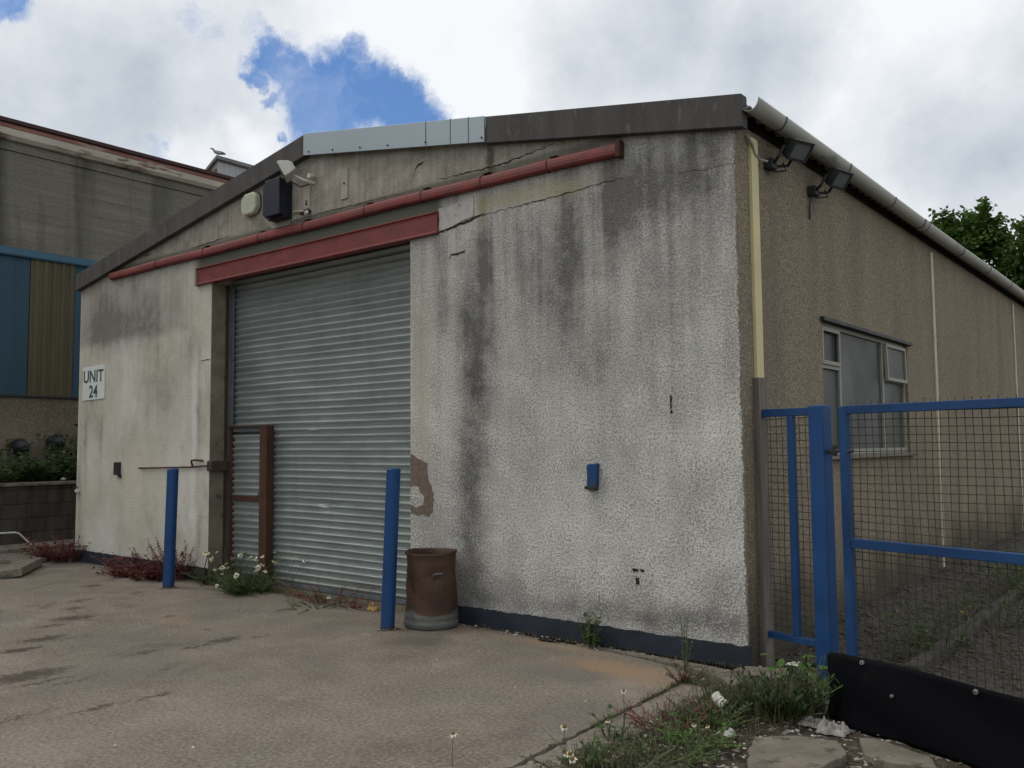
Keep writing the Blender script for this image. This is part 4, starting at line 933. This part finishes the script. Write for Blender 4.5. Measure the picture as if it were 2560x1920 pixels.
# thin concrete strip of path by the plinth at the corner
single(MB().prism(jag([(-1.4, -.10), (-.5, -.20), (-.05, -.36), (.10, -.50), (.20, -.40), (.10, -.22), (-.05, -.13), (-.8, -.07)], .012, .06, 2), XY, -.05, .006), 'broken_edging', M['slab'], 'broken pale concrete edging along the front corner plinth', 'edging', kind='structure')
def soilf(u, v):
    x = -.02 + u * 5.; y = -8 + v * 8.4
    h = .018 * mnoise.noise(Vector((x * 2.2, y * 2.2, 0))) + .016 * mnoise.noise(Vector((x * 7, y * 7, 2))) + .008 * mnoise.noise(Vector((x * 22, y * 22, 5)))
    return (x, y, -.012 + h)
single(MB().grid(170, 280, soilf), 'soil', M['soil'], 'weedy soil and rubble patch beside the yard', 'soil', kind='structure', smooth=True)
def gravf(u, v):
    x = .0 + u * 3.2; y = .3 + v * 20
    h = .09 * math.exp(-((x - .1) / .35) ** 2) * min(1, max(0, (y - .6))) + .03 * mnoise.noise(Vector((x * 2.2, y * 1.5, 0))) + .02 * mnoise.noise(Vector((x * 9, y * 9, 2)))
    return (x, y, h + .01)
GRV = simple('dark_gravel', (.050, .045, .036), .95, .6, 14., spot=(.12, .11, .095), spotamt=.42, spotscale=40., bump=.9, bscale=50.)
single(MB().grid(110, 400, gravf), 'gravel_passage', GRV, 'dark gravel passage along the side wall', 'gravel', kind='structure', smooth=True)
single(MB().box(.90, 1.0, .4, 16, -.05, .085), 'passage_kerb', M['retain'], 'low kerb edging running down the gravel passage', 'kerb', kind='structure', bevel=.01)
# loose stones: nobody could count them
def stone(m, x, y, z, s, rnd):
    vs = []; n = 6
    for j, (rz, rr2) in enumerate(((-.5, .6), (0, 1.), (.45, .7))):
        for k in range(n):
            a = 2 * PI * k / n + j * .3; q = s * rr2 * rnd.uniform(.7, 1.2); vs.append((x + q * math.cos(a), y + q * math.sin(a) * .8, z + s * rz * .7))
    vs.append((x, y, z + s * .5))
    fs = [(j * n + k, j * n + (k + 1) % n, (j + 1) * n + (k + 1) % n, (j + 1) * n + k) for j in range(2) for k in range(n)] + [(2 * n + k, 2 * n + (k + 1) % n, 3 * n) for k in range(n)]
    m.add(vs, fs)
rnd = random.Random(11); st = MB(); stw = MB()
for i in range(2600):
    x = rnd.uniform(.05, 2.2); y = rnd.uniform(.5, 9.) if rnd.random() < .8 else rnd.uniform(.3, 3.)
    stone(st, x, y, gravf(x / 3.2, (y - .3) / 20)[2] + .004, rnd.uniform(.008, .03), rnd)
for i in range(1500):
    x = abs(rnd.gauss(0, .9)) + .02; y = rnd.uniform(-3.2, .3)
    stone(st if rnd.random() < .8 else stw, x, y, soilf((x + .02) / 5., (y + 8) / 8.4)[2] + .003, rnd.uniform(.004, .018), rnd)
for i in range(420):
    x = rnd.gauss(.45, .35); y = rnd.gauss(-1.75, .5)
    if x > .03: stone(st if rnd.random() < .6 else stw, x, y, .004, rnd.uniform(.004, .013), rnd)
for i in range(260):
    x = rnd.uniform(-2.6, -.05); y = -.03 - abs(rnd.gauss(0, .05)) - .1 * max(0, (x + 1.2))
    stone(st if rnd.random() < .7 else stw, x, y, .004, rnd.uniform(.004, .012), rnd)
single(st, 'rubble_stones', M['rubble'], 'loose grey stones over the soil and gravel passage', 'stones', kind='stuff')
for i in range(34):
    stone(stw, rnd.uniform(-7, -.4), rnd.uniform(-3.6, -.6), .003, rnd.uniform(.004, .011), rnd)
single(stw, 'pale_chips', M['whitestone'], 'small pale stone chips scattered over yard and soil', 'stones', kind='stuff')

# paving stones in the soil
def slab(pts, z, lab, seed, h=.05):
    m = MB().prism(jag(pts, .008, .05, seed), XY, z - h, z)
    c = sum(p[0] for p in pts) / len(pts), sum(p[1] for p in pts) / len(pts)
    single(m, 'paving_slab', M['slab'], lab, 'paving slab', (c[0], c[1], 0), 'broken paving slabs in the soil', bevel=.006)
slab([(.63, -1.36), (.80, -1.20), (.99, -1.16), (1.10, -1.32), (1.06, -1.60), (1.02, -1.80), (.78, -1.80), (.70, -1.60)], .014, 'largest pale paving slab, in front of the grassy clump', 1)
slab([(1.06, -1.05), (1.14, -1.00), (1.42, -1.12), (1.50, -1.25), (1.32, -1.32), (1.16, -1.28)], .014, 'small paving slab lying at the edge of the black rubber sheet', 2)
slab([(.00, -.06), (.26, .06), (.36, -.02), (.34, -.22), (.10, -.28), (-.04, -.18)], .03, 'grey stone slab at the foot of the timber post', 3)
slab([(.34, -2.05), (.52, -1.92), (.62, -2.0), (.58, -2.2), (.40, -2.25)], .014, 'mossy broken slab among the flowers at the bottom of the picture', 4)

# ================================================================== PLANTS
UP = Vector((0, 0, 1))
def rv(r, a=1.): return Vector((r.uniform(-a, a), r.uniform(-a, a), r.uniform(-a, a)))
def weed(name, lab, x, y, n, h, spread, leafmat, L, W, seed, stemmat=None, flowers=0, petal='petal', z=0., group=None, per=7, cat='weed', fl_r=.014, droop=.3, leafup=.3, sx=1., sy=1.):
    r = random.Random(seed); t = thing(name, lab, cat, (x, y, z), group)
    st, lf, fl, yk = MB(), MB(), MB(), MB(); tips = []
    for i in range(n):
        a = r.uniform(0, 2 * PI); q = spread * math.sqrt(r.random()) * .5; b = Vector((x + q * math.cos(a) * sx, y + q * math.sin(a) * sy, z))
        ln = Vector((math.cos(a) * sx, math.sin(a) * sy, 0)) * spread * r.uniform(.1, .7) + rv(r, .15 * spread); hh = h * r.uniform(.45, 1.)
        P = [b + ln * (k / 4) ** 1.3 + UP * hh * (k / 4) + rv(r, .012 * h * 2) * (k > 0) for k in range(5)]
        st.tube(P, [.0035 * (1 - .15 * k) + .0008 for k in range(5)], 4, cap=False); tips.append((P[-1], (P[-1] - P[-2]).normalized()))
        for k in range(per):
            f = r.uniform(.05, 1.) * 3.999; i0 = int(f); p = P[i0].lerp(P[i0 + 1], f - i0)
            d = Vector((r.uniform(-1, 1), r.uniform(-1, 1), leafup + r.uniform(-.3, .4)))
            lf.leaf(p, d, UP + rv(r, .3), L * r.uniform(.5, 1.15), W * r.uniform(.6, 1.1), droop)
    st.build('stems', stemmat or M['stem'], t)
    if lf.v: lf.build('leaves', leafmat, t)
    r.shuffle(tips)
    for i in range(min(flowers, len(tips)) if flowers < 100 else 0):
        p, d = tips[i]; d = (d + rv(r, .5) + Vector((.25, -.35, .25))).normalized(); a = d.cross(UP).normalized(); b = d.cross(a)
        fl, yk = MB(), MB()
        for k in range(12):
            ang = 2 * PI * k / 12 + r.uniform(-.1, .1); q = a * math.cos(ang) + b * math.sin(ang)
            if r.random() < .12: continue
            fl.leaf(p + q * fl_r * .2, q + d * r.uniform(-.5, .1), d, fl_r * r.uniform(.8, 1.1), fl_r * .42, .2)
        f = fl.build('flower', M[petal], t)
        yk.tube([p - d * .001, p + d * fl_r * .2, p + d * fl_r * .34], [fl_r * .42, fl_r * .36, fl_r * .12], 8); yk.build('flower_centre', M['yolk'], f)
    return t
# left: red weeds
weed('red_weed', 'low dark red weed clump at the far left corner of the unit', -10.15, -.05, 110, .32, .62, M['redleaf'], .065, .026, 21, M['redstem'], group='red weeds along the front', per=16, sx=1.2, sy=.8)
weed('red_weed', 'sprawling dark red weed left of the blue bollard', -7.75, -.22, 130, .19, .80, M['redleaf'], .06, .03, 22, M['redstem'], group='red weeds along the front', per=16, sx=1.2, sy=.5)
weed('red_weed', 'tall spiky red seed heads behind the blue bollard', -7.18, -.10, 60, .50, .42, M['redleaf'], .04, .02, 23, M['redstem'], group='red weeds along the front', per=26)
weed('red_weed', 'sparse red sprigs at the foot of the roller shutter', -4.35, -.05, 34, .15, .6, M['redleaf'], .04, .016, 24, M['redstem'], group='red weeds along the front', per=8, sx=1.4, sy=.4)
weed('green_tuft', 'green tuft beside the kerb next to the far left red weeds', -10.6, .1, 50, .14, .5, M['leaf'], .05, .014, 25, per=10)
# daisies at the doorway
G1 = 'white daisy clumps in the doorway'
weed('mayweed', 'leafy green clump under the left edge of the doorway', -6.55, .02, 60, .20, .36, M['leaf'], .05, .014, 31, flowers=0, group=G1, per=16)
weed('mayweed', 'clump of white daisies at the left doorway jamb', -6.25, .02, 34, .42, .34, M['leaf'], .035, .007, 32, flowers=14, group=G1, per=12, fl_r=.030)
weed('mayweed', 'white daisies in front of the small wicket door', -5.85, -.04, 46, .36, .38, M['leaf'], .04, .007, 33, flowers=13, group=G1, per=14, fl_r=.029)
weed('mayweed', 'dense green clump creeping onto the yard by the rusty post', -5.62, -.18, 130, .19, .40, M['leaf'], .05, .012, 34, flowers=2, group=G1, per=14, fl_r=.02)
weed('mayweed', 'thin stray daisies to the right of the rusty post', -5.42, .08, 9, .40, .3, M['leaf'], .03, .006, 35, flowers=7, group=G1, per=6, fl_r=.024)
weed('green_tuft', 'flat dark weed on the concrete in front of the red sprigs', -4.35, -.28, 26, .05, .4, M['leaf'], .04, .012, 36, per=6)
# plants along the plinth
weed('plinth_weed', 'bushy green weed growing against the navy plinth', -1.26, -.10, 16, .30, .16, M['leaf'], .055, .028, 41, per=10)
weed('plinth_weed', 'tall yellow-green stalk in front of the plinth corner', -.30, -.36, 4, .40, .06, M['leaf_bright'], .03, .010, 42, per=14)
weed('plinth_weed', 'reddish dry weed at the end of the joint', -.22, -.52, 24, .09, .20, M['redleaf'], .03, .010, 43, per=8)
# foreground patch
FG = 'wild flowers in the foreground'
def daisy(lab, x, y, h, seed, lean=(0, 0), fr=.018, n=1, cat='flower'):
    r = random.Random(seed); t = thing('dead_daisy', lab, cat, (x, y, 0), FG)
    for i in range(n):
        dx, dy = r.uniform(-.06, .06) * (n > 1), r.uniform(-.05, .05) * (n > 1); hh = h * r.uniform(.75, 1.)
        P = [Vector((x + dx * k / 3 + lean[0] * (k / 3) ** 2 + r.uniform(-.004, .004), y + dy * k / 3 + lean[1] * (k / 3) ** 2, -.01 + (hh + .01) * k / 3)) for k in range(4)]
        MB().tube(P, [.0022, .002, .0016, .0016], 5, cap=False).build('stem', M['stem'], t)
        p = P[-1]; d = Vector((.15 + r.uniform(-.3, .3), -.5 + r.uniform(-.3, .3), .8)).normalized(); a = d.cross(Vector((1, 0, 0))).normalized(); b = d.cross(a); fl = MB()
        for k in range(14):
            ang = 2 * PI * k / 14 + r.uniform(-.15, .15); q = a * math.cos(ang) + b * math.sin(ang)
            if r.random() < .2: continue
            fl.leaf(p + q * fr * .25, q - d * r.uniform(.1, .9), d, fr * r.uniform(.6, 1.), fr * .4, .2)
        f = fl.build('flower', M['petal'], t)
        MB().tube([p - d * .002, p + d * fr * .2, p + d * fr * .42], [fr * .5, fr * .42, fr * .12], 10).build('flower_centre', simple('brown_disc', (.16, .09, .02), .8, .4, 90.) if 'brown_disc' not in bpy.data.materials else bpy.data.materials['brown_disc'], f)
daisy('lone dead daisy, leftmost of the foreground flowers', -.36, -2.62, .20, 51, fr=.022)
daisy('pair of drooping brown daisies at the bottom edge of the picture', .02, -2.86, .11, 52, n=2, fr=.034)
daisy('yellow-brown daisy standing over the open joint', .02, -2.22, .19, 53, fr=.024)
daisy('small white daisy, furthest of the foreground flowers', -.02, -1.60, .22, 54, fr=.019)
daisy('cluster of three fading daisies at the bottom middle', .20, -2.42, .13, 55, n=3, fr=.024)
daisy('yellowish daisy low in the foreground weeds', .14, -2.55, .07, 56, fr=.026)
daisy('small yellow flower on a leafy weed beside the joint', .02, -1.83, .13, 57, fr=.017)
daisy('yellow flowers near the grassy clump', .42, -1.62, .12, 58, n=2, fr=.016)
weed('leafy_weed', 'round-leaved weed over the joint in the foreground', .03, -1.80, 9, .15, .12, M['leaf'], .04, .026, 61, per=5)
weed('leafy_weed', 'upright leafy weed at the bottom centre', .16, -2.25, 10, .16, .16, M['leaf'], .055, .02, 62, per=7)
weed('leafy_weed', 'bright green weed beside the crushed white can', .33, -1.28, 40, .13, .26, M['leaf'], .035, .014, 63, per=10, flowers=2, fl_r=.010)
weed('leafy_weed', 'green weed patch in front of the crushed can', .44, -1.62, 46, .11, .28, M['leaf_bright'], .035, .013, 64, per=8)
weed('leafy_weed', 'low green patch at the bottom right of the joint', .40, -1.95, 40, .10, .3, M['leaf'], .035, .012, 65, per=8)
weed('leafy_weed', 'broad-leaved sow thistle leaning on the black rubber sheet', .62, -.62, 9, .36, .22, M['leaf_bright'], .10, .055, 66, per=5, droop=.4)
weed('leafy_weed', 'dark leafy clump at the foot of the sow thistle', .58, -.84, 90, .24, .30, M['leaf_dark'], .07, .016, 67, per=12, leafup=.9)
weed('leafy_weed', 'small leafy weed between the can and the dark leafy clump', .42, -1.0, 30, .12, .22, M['leaf_dark'], .04, .016, 68, per=8)
weed('passage_weed', 'yellow-flowered weed behind the gate in the gravel', .90, 1.3, 26, .42, .42, M['leaf'], .06, .025, 71, per=9, flowers=5, petal='yolk', fl_r=.016)
weed('passage_weed', 'bright green bush beside the side passage at the right edge', 1.25, 4.3, 70, .50, .65, M['leaf_bright'], .07, .03, 72, per=12)
weed('passage_weed', 'small weed beside the passage kerb', .80, .85, 14, .22, .2, M['leaf'], .05, .02, 73, per=7)
weed('passage_weed', 'dark weeds further along the passage', 1.05, 2.6, 30, .30, .5, M['leaf'], .05, .02, 74, per=8)
weed('leafy_weed', 'sparse reddish dry weed between joint and green patch', .16, -1.45, 40, .10, .34, M['redleaf'], .022, .008, 81, M['redstem'], per=5)
weed('leafy_weed', 'low brownish tangle at the bottom edge right of the daisies', .34, -2.35, 60, .13, .36, M['grass'], .04, .012, 82, per=9)
weed('leafy_weed', 'bundle of dead stalks behind the crushed white can', .22, -.82, 16, .24, .26, M['grass'], .03, .006, 83, per=4)
# grass: stuff
r = random.Random(77); g = MB()
def blade(x, y, h, lean, w=.004, z=0.):
    a = r.uniform(0, 2 * PI); d = Vector((math.cos(a), math.sin(a), 0)); s = Vector((-d.y, d.x, 0)) * w * .5
    P = [Vector((x, y, z)) + d * lean * (k / 3) ** 2 + UP * h * (k / 3) * (1 - .12 * (k / 3)) for k in range(4)]
    g.add([P[0] - s, P[0] + s, P[1] - s * .9, P[1] + s * .9, P[2] - s * .6, P[2] + s * .6, P[3]], [(0, 1, 3, 2), (2, 3, 5, 4), (4, 5, 6)])
for i in range(650): blade(r.gauss(.58, .09), r.gauss(-.85, .12), r.uniform(.06, .28), r.uniform(.04, .20), .004)
for i in range(1500): blade(r.gauss(.34, .16), r.gauss(-.85, .22), r.uniform(.03, .12), r.uniform(.02, .14), .0035)
for i in range(3600):
    x = r.gauss(.32, .22); y = r.uniform(-2.9, -.55)
    if x > .0 and not (.62 < x < 1.12 and y < -1.15) and r.random() < .3 + .7 * (mnoise.noise(Vector((x * 4, y * 4, 3))) > -.1): blade(x, y, r.uniform(.02, .10), r.uniform(.01, .07), .003)
for i in range(900):
    y = r.uniform(-1.75, -.45); t_ = JX(y) + .012
    if mnoise.noise(Vector((0, y * 3, 1))) > -.15 or y > -1.: blade(t_ + r.gauss(0, .018), y, r.uniform(.008, .045), r.uniform(.005, .03), .003, -.01)
for i in range(700):
    x = r.uniform(-2.4, .1); blade(x, -.04 - abs(r.gauss(0, .035)), r.uniform(.01, .05), r.uniform(.01, .03), .003)
for i in range(900): blade(r.gauss(-5.6, .8), r.gauss(.02, .05), r.uniform(.02, .12), r.uniform(.02, .08), .004)
for i in range(700): blade(r.gauss(-10.6, .6), r.gauss(.15, .2), r.uniform(.03, .15), r.uniform(.02, .08), .005)
for i in range(1500): blade(r.uniform(.3, 1.8), r.uniform(.5, 7.), r.uniform(.03, .16), r.uniform(.02, .1), .005, .02)
for i in range(2600): 
    x = r.gauss(.30, .20); y = r.uniform(-2.9, -.5)
    if x > .02 and not (.62 < x < 1.12 and y < -1.15): blade(x, y, r.uniform(.01, .04), r.uniform(.02, .07), .005)
single(g, 'grass', M['grass'], 'thin dry grass growing from the joints and soil', 'grass', kind='stuff')
# bank vegetation behind the retaining wall
BK = 'shrubs on the bank behind the retaining wall'
for i, (x, y, h, sp, mm, lab) in enumerate([(-13.2, -.1, .55, 1.1, 'leaf', 'bright green bramble leftmost on the bank'), (-13.3, .9, .42, 1.0, 'leaf_dark', 'dark low bramble below the black vent hoods'),
        (-13.3, 1.9, .50, .9, 'leaf_dark', 'bramble with pale leaves nearest the unit corner'), (-14.2, 2.25, .95, .9, 'leaf_dark', 'taller dark shrub against the concrete building beside the unit'), (-13.6, -1.4, .5, 1.1, 'leaf', 'green bramble at the left edge of the bank'), (-13.9, 1.3, .38, .8, 'leaf', 'low green tangle under the vent pipes')]):
    weed('bramble', lab, x, y, 90, h, sp, M[mm], .11, .06, 100 + i, z=1.0, group=BK, per=14, cat='shrub', sy=1.2)
single(MB().add(*(lambda m: (m.v, m.f))((lambda m: (stone(m, -12.62, 1.02, 1.05, .05, random.Random(3)), m)[1])(MB()))), 'coping_stone', M['whitestone'], 'pale round stone lying on the retaining wall coping', 'stone', (-12.62, 1.02, 1.02))

# ================================================================== TREES behind the unit
def tree(x, y, h, rad, lab, seed, n=34000):
    r = random.Random(seed); t = thing('sycamore_tree', lab, 'tree', (x, y, 0), 'trees beyond the side wall')
    tr = MB(); top = Vector((x + .3, y, h * .62)); tr.tube([(x, y, -.1), (x + .05, y, h * .2), (x + .15, y + .1, h * .42), top, (x + .2, y, h * .85)], [.32, .26, .22, .15, .04], 12)
    cl = []
    for i in range(70):
        a = r.uniform(0, 2 * PI); e = r.uniform(-.8, 1.); q = rad * (1 - max(0, e) ** 2.2 * .62) * r.uniform(.45, 1.)
        c = Vector((x + q * math.cos(a), y + q * math.sin(a), h * .62 + e * h * .33)); cl.append((c, r.uniform(.55, 1.1)))
    for i, (c, s) in enumerate(cl):
        if i % 2 == 0:
            b = Vector((x + .15, y + .1, h * r.uniform(.38, .6))); mid = b.lerp(c, .5) + UP * .2 + rv(r, .15); tr.tube([b, mid, c], [.09, .05, .015], 6)
    tr.build('trunk', M['bark'], t)
    lf = MB()
    for i in range(n):
        c, s = cl[int(r.random() * len(cl))]; d = rv(r).normalized(); rad_ = s * (.45 + .6 * r.random() ** .5); p = c + Vector((d.x, d.y, d.z * .72)) * rad_ * (1 + .35 * mnoise.noise(p_ if False else c + d * 1.7))
        lf.leaf(p, d * .7 + rv(r, .8) - UP * .2, UP + rv(r, .6), r.uniform(.12, .22), r.uniform(.09, .17), .15)
    for i in range(120):
        c, s = cl[int(r.random() * len(cl))]
        if c.z < h * .75: continue
        d = (c - Vector((x, y, h * .5))).normalized() + rv(r, .4) + UP * .5; d.normalize(); b = c + d * s * .8; L = r.uniform(.3, .75)
        for k in range(26):
            q = b + d * L * r.random(); lf.leaf(q + rv(r, .09), rv(r) + d * .5, UP + rv(r, .6), r.uniform(.12, .2), r.uniform(.09, .15), .15)
    lf.build('crown', M['tree'], t)
tree(-5.2, 31., 10.15, 3.2, 'green broadleaf tree whose crown shows leftmost above the side gutter', 5)
tree(.2, 30., 10.3, 3.3, 'green broadleaf tree cut off by the right edge of the picture', 8)

# ================================================================== LITTER and odds and ends
t = thing('bent_white_pipe', 'thin white pipe bent over the ground at the left edge', 'pipe', (-11., 0, 0))
MB().tube([(-10.98, -2.4, .22), (-11., -1.2, .35), (-11., -.57, .365), (-11., -.38, .362), (-11., -.32, .345), (-11., -.13, .15), (-10.98, .02, -.01)], .013, 8).build('pipe', M['white'], t, smooth=True)
def crump(name, lab, c, sx, sy, h, mat, seed, cat, fold=3.2):
    def fn(u, v):
        a = (u - .5) * 2; b = (v - .5) * 2; k = max(0, 1 - a * a) * max(0, 1 - b * b)
        n1 = abs(mnoise.noise(Vector((u * fold, v * fold, seed)))); n2 = abs(mnoise.noise(Vector((u * fold * 2.3, v * fold * 2.3, seed + 3))))
        return (c[0] + a * sx * (1 + .3 * mnoise.noise(Vector((v * 4, seed, 0)))), c[1] + b * sy * (1 + .3 * mnoise.noise(Vector((u * 4, 0, seed)))), c[2] + .004 + h * (k ** .35) * (.25 + 1.5 * n1 + .35 * n2) * (1 if k > 0 else 0))
    single(MB().grid(44, 44, fn), name, mat, lab, cat, c, smooth=True)
crump('plastic_bag', 'crumpled white plastic bag at the corner of the rubber sheet', (.92, -1.00, .0), .075, .065, .065, M['bag'], 4., 'plastic bag')
crump('plastic_scrap', 'flattened pale plastic scrap left of the crumpled bag', (.80, -.93, .0), .09, .07, .03, M['bag'], 8., 'plastic scrap')
crump('litter_scrap', 'small torn white wrapper in the soil in front of the grass clump', (.50, -1.42, .01), .045, .03, .03, M['white'], 12., 'wrapper', 4.)
crump('litter_scrap', 'white scraps of paper at the foot of the blue gate post', (.30, .06, .05), .06, .02, .02, M['white'], 15., 'paper', 5.)
# crushed can
t = thing('crushed_can', 'crushed white drinks can lying in the weeds', 'can', (.30, -1.05, 0))
def canf(r_, z, a, j): return r_ * (1 - .28 * math.exp(-((a - 1.2) / .7) ** 2) * math.sin(PI * min(1, max(0, z / .15))) + .05 * math.sin(3 * a + z * 60)), z + .004 * math.sin(2 * a)
cn = MB().lathe([(.020, 0), (.026, .004), (.033, .014), (.033, .04), (.031, .055), (.033, .07), (.030, .09), (.033, .105), (.033, .125), (.028, .133), (.025, .135), (.024, .129), (0, .129)], 0, 0, 28, wob=canf)
T = Matrix.Translation((.24, -1.02, .085)) @ Matrix.Rotation(math.radians(-38), 4, 'Z') @ Matrix.Rotation(math.radians(104), 4, 'Y')
cn.v = [tuple(T @ Vector(p)) for p in cn.v]; cn.build('can_body', M['white'], t, smooth=True)
e = MB().lathe([(.0, .1295), (.022, .1297), (.022, .1315), (0, .1315)], 0, 0, 20); e.v = [tuple(T @ Vector(p)) for p in e.v]; e.build('can_end', M['dark'], t)
# tiles of rubbish at the left edge
def dbr(cx, cy, L, w, h, ang, lab, seed, tilt=.12):
    rd = random.Random(seed); T = Matrix.Translation((cx, cy, h * .5)) @ Matrix.Rotation(ang, 4, 'Z') @ Matrix.Rotation(tilt, 4, 'X')
    pts = jag([(-L / 2, -w / 2), (L / 2, -w / 2 * .7), (L / 2 * .9, w / 2), (-L / 2 * .95, w / 2)], .02, .09, seed); m = MB().prism(pts, XY, -h / 2, h / 2); m.v = [tuple(T @ Vector(p)) for p in m.v]
    single(m, 'broken_concrete', M['slab'], lab, 'concrete lump', (cx, cy, 0), 'broken concrete at the left edge', bevel=.01)
dbr(-9.35, -1.0, 1.2, .34, .10, -.62, 'long tilted piece of broken concrete at the left edge', 2)
dbr(-9.75, -.70, .5, .26, .08, -.3, 'smaller broken concrete piece behind the long one', 3, -.1)
dbr(-10.35, -.55, .7, .3, .06, .3, 'flat concrete piece by the bent white pipe', 6, .05)
single(MB().tube([(-6.48, -.10, .36), (-6.40, -.2, .20), (-6.30, -.30, .02)], .006, 6), 'thin_rod', M['rust'], 'thin rusty rod leaning beside the left bollard', 'rod', (-6.4, -.2, 0))
lm = MB(); rdd = random.Random(5)
for i in range(26): stone(lm, -1.62 + rdd.gauss(0, .05), -.16 + rdd.gauss(0, .012), .012, rdd.uniform(.008, .02), rdd)
single(lm, 'dirt_clod', M['crack'], 'dark clod of dirt below the navy plinth', 'dirt clod', (-1.62, -.16, 0))
single(MB().tube([(-3.15, -.12, .0), (-3.13, -.12, .03), (-3.1, -.1, .06)], [.03, .035, .015], 7), 'brick_fragment', M['rust'], 'small rusty fragment between shutter and right bollard', 'fragment', (-3.15, -.12, 0))
crump('yellow_leaf', 'crumpled yellow leaf on the ground near the shutter foot', (-3.75, -.06, 0), .06, .04, .05, simple('ochre_leaf', (.36, .25, .08), .8), 22., 'leaf', 4.)
crump('litter_scrap', 'tiny white scrap among the red sprigs', (-4.35, -.10, .05), .02, .02, .03, M['white'], 31., 'wrapper', 4.)

for o in list(bpy.data.objects):
    if '_o' in o: del o['_o']
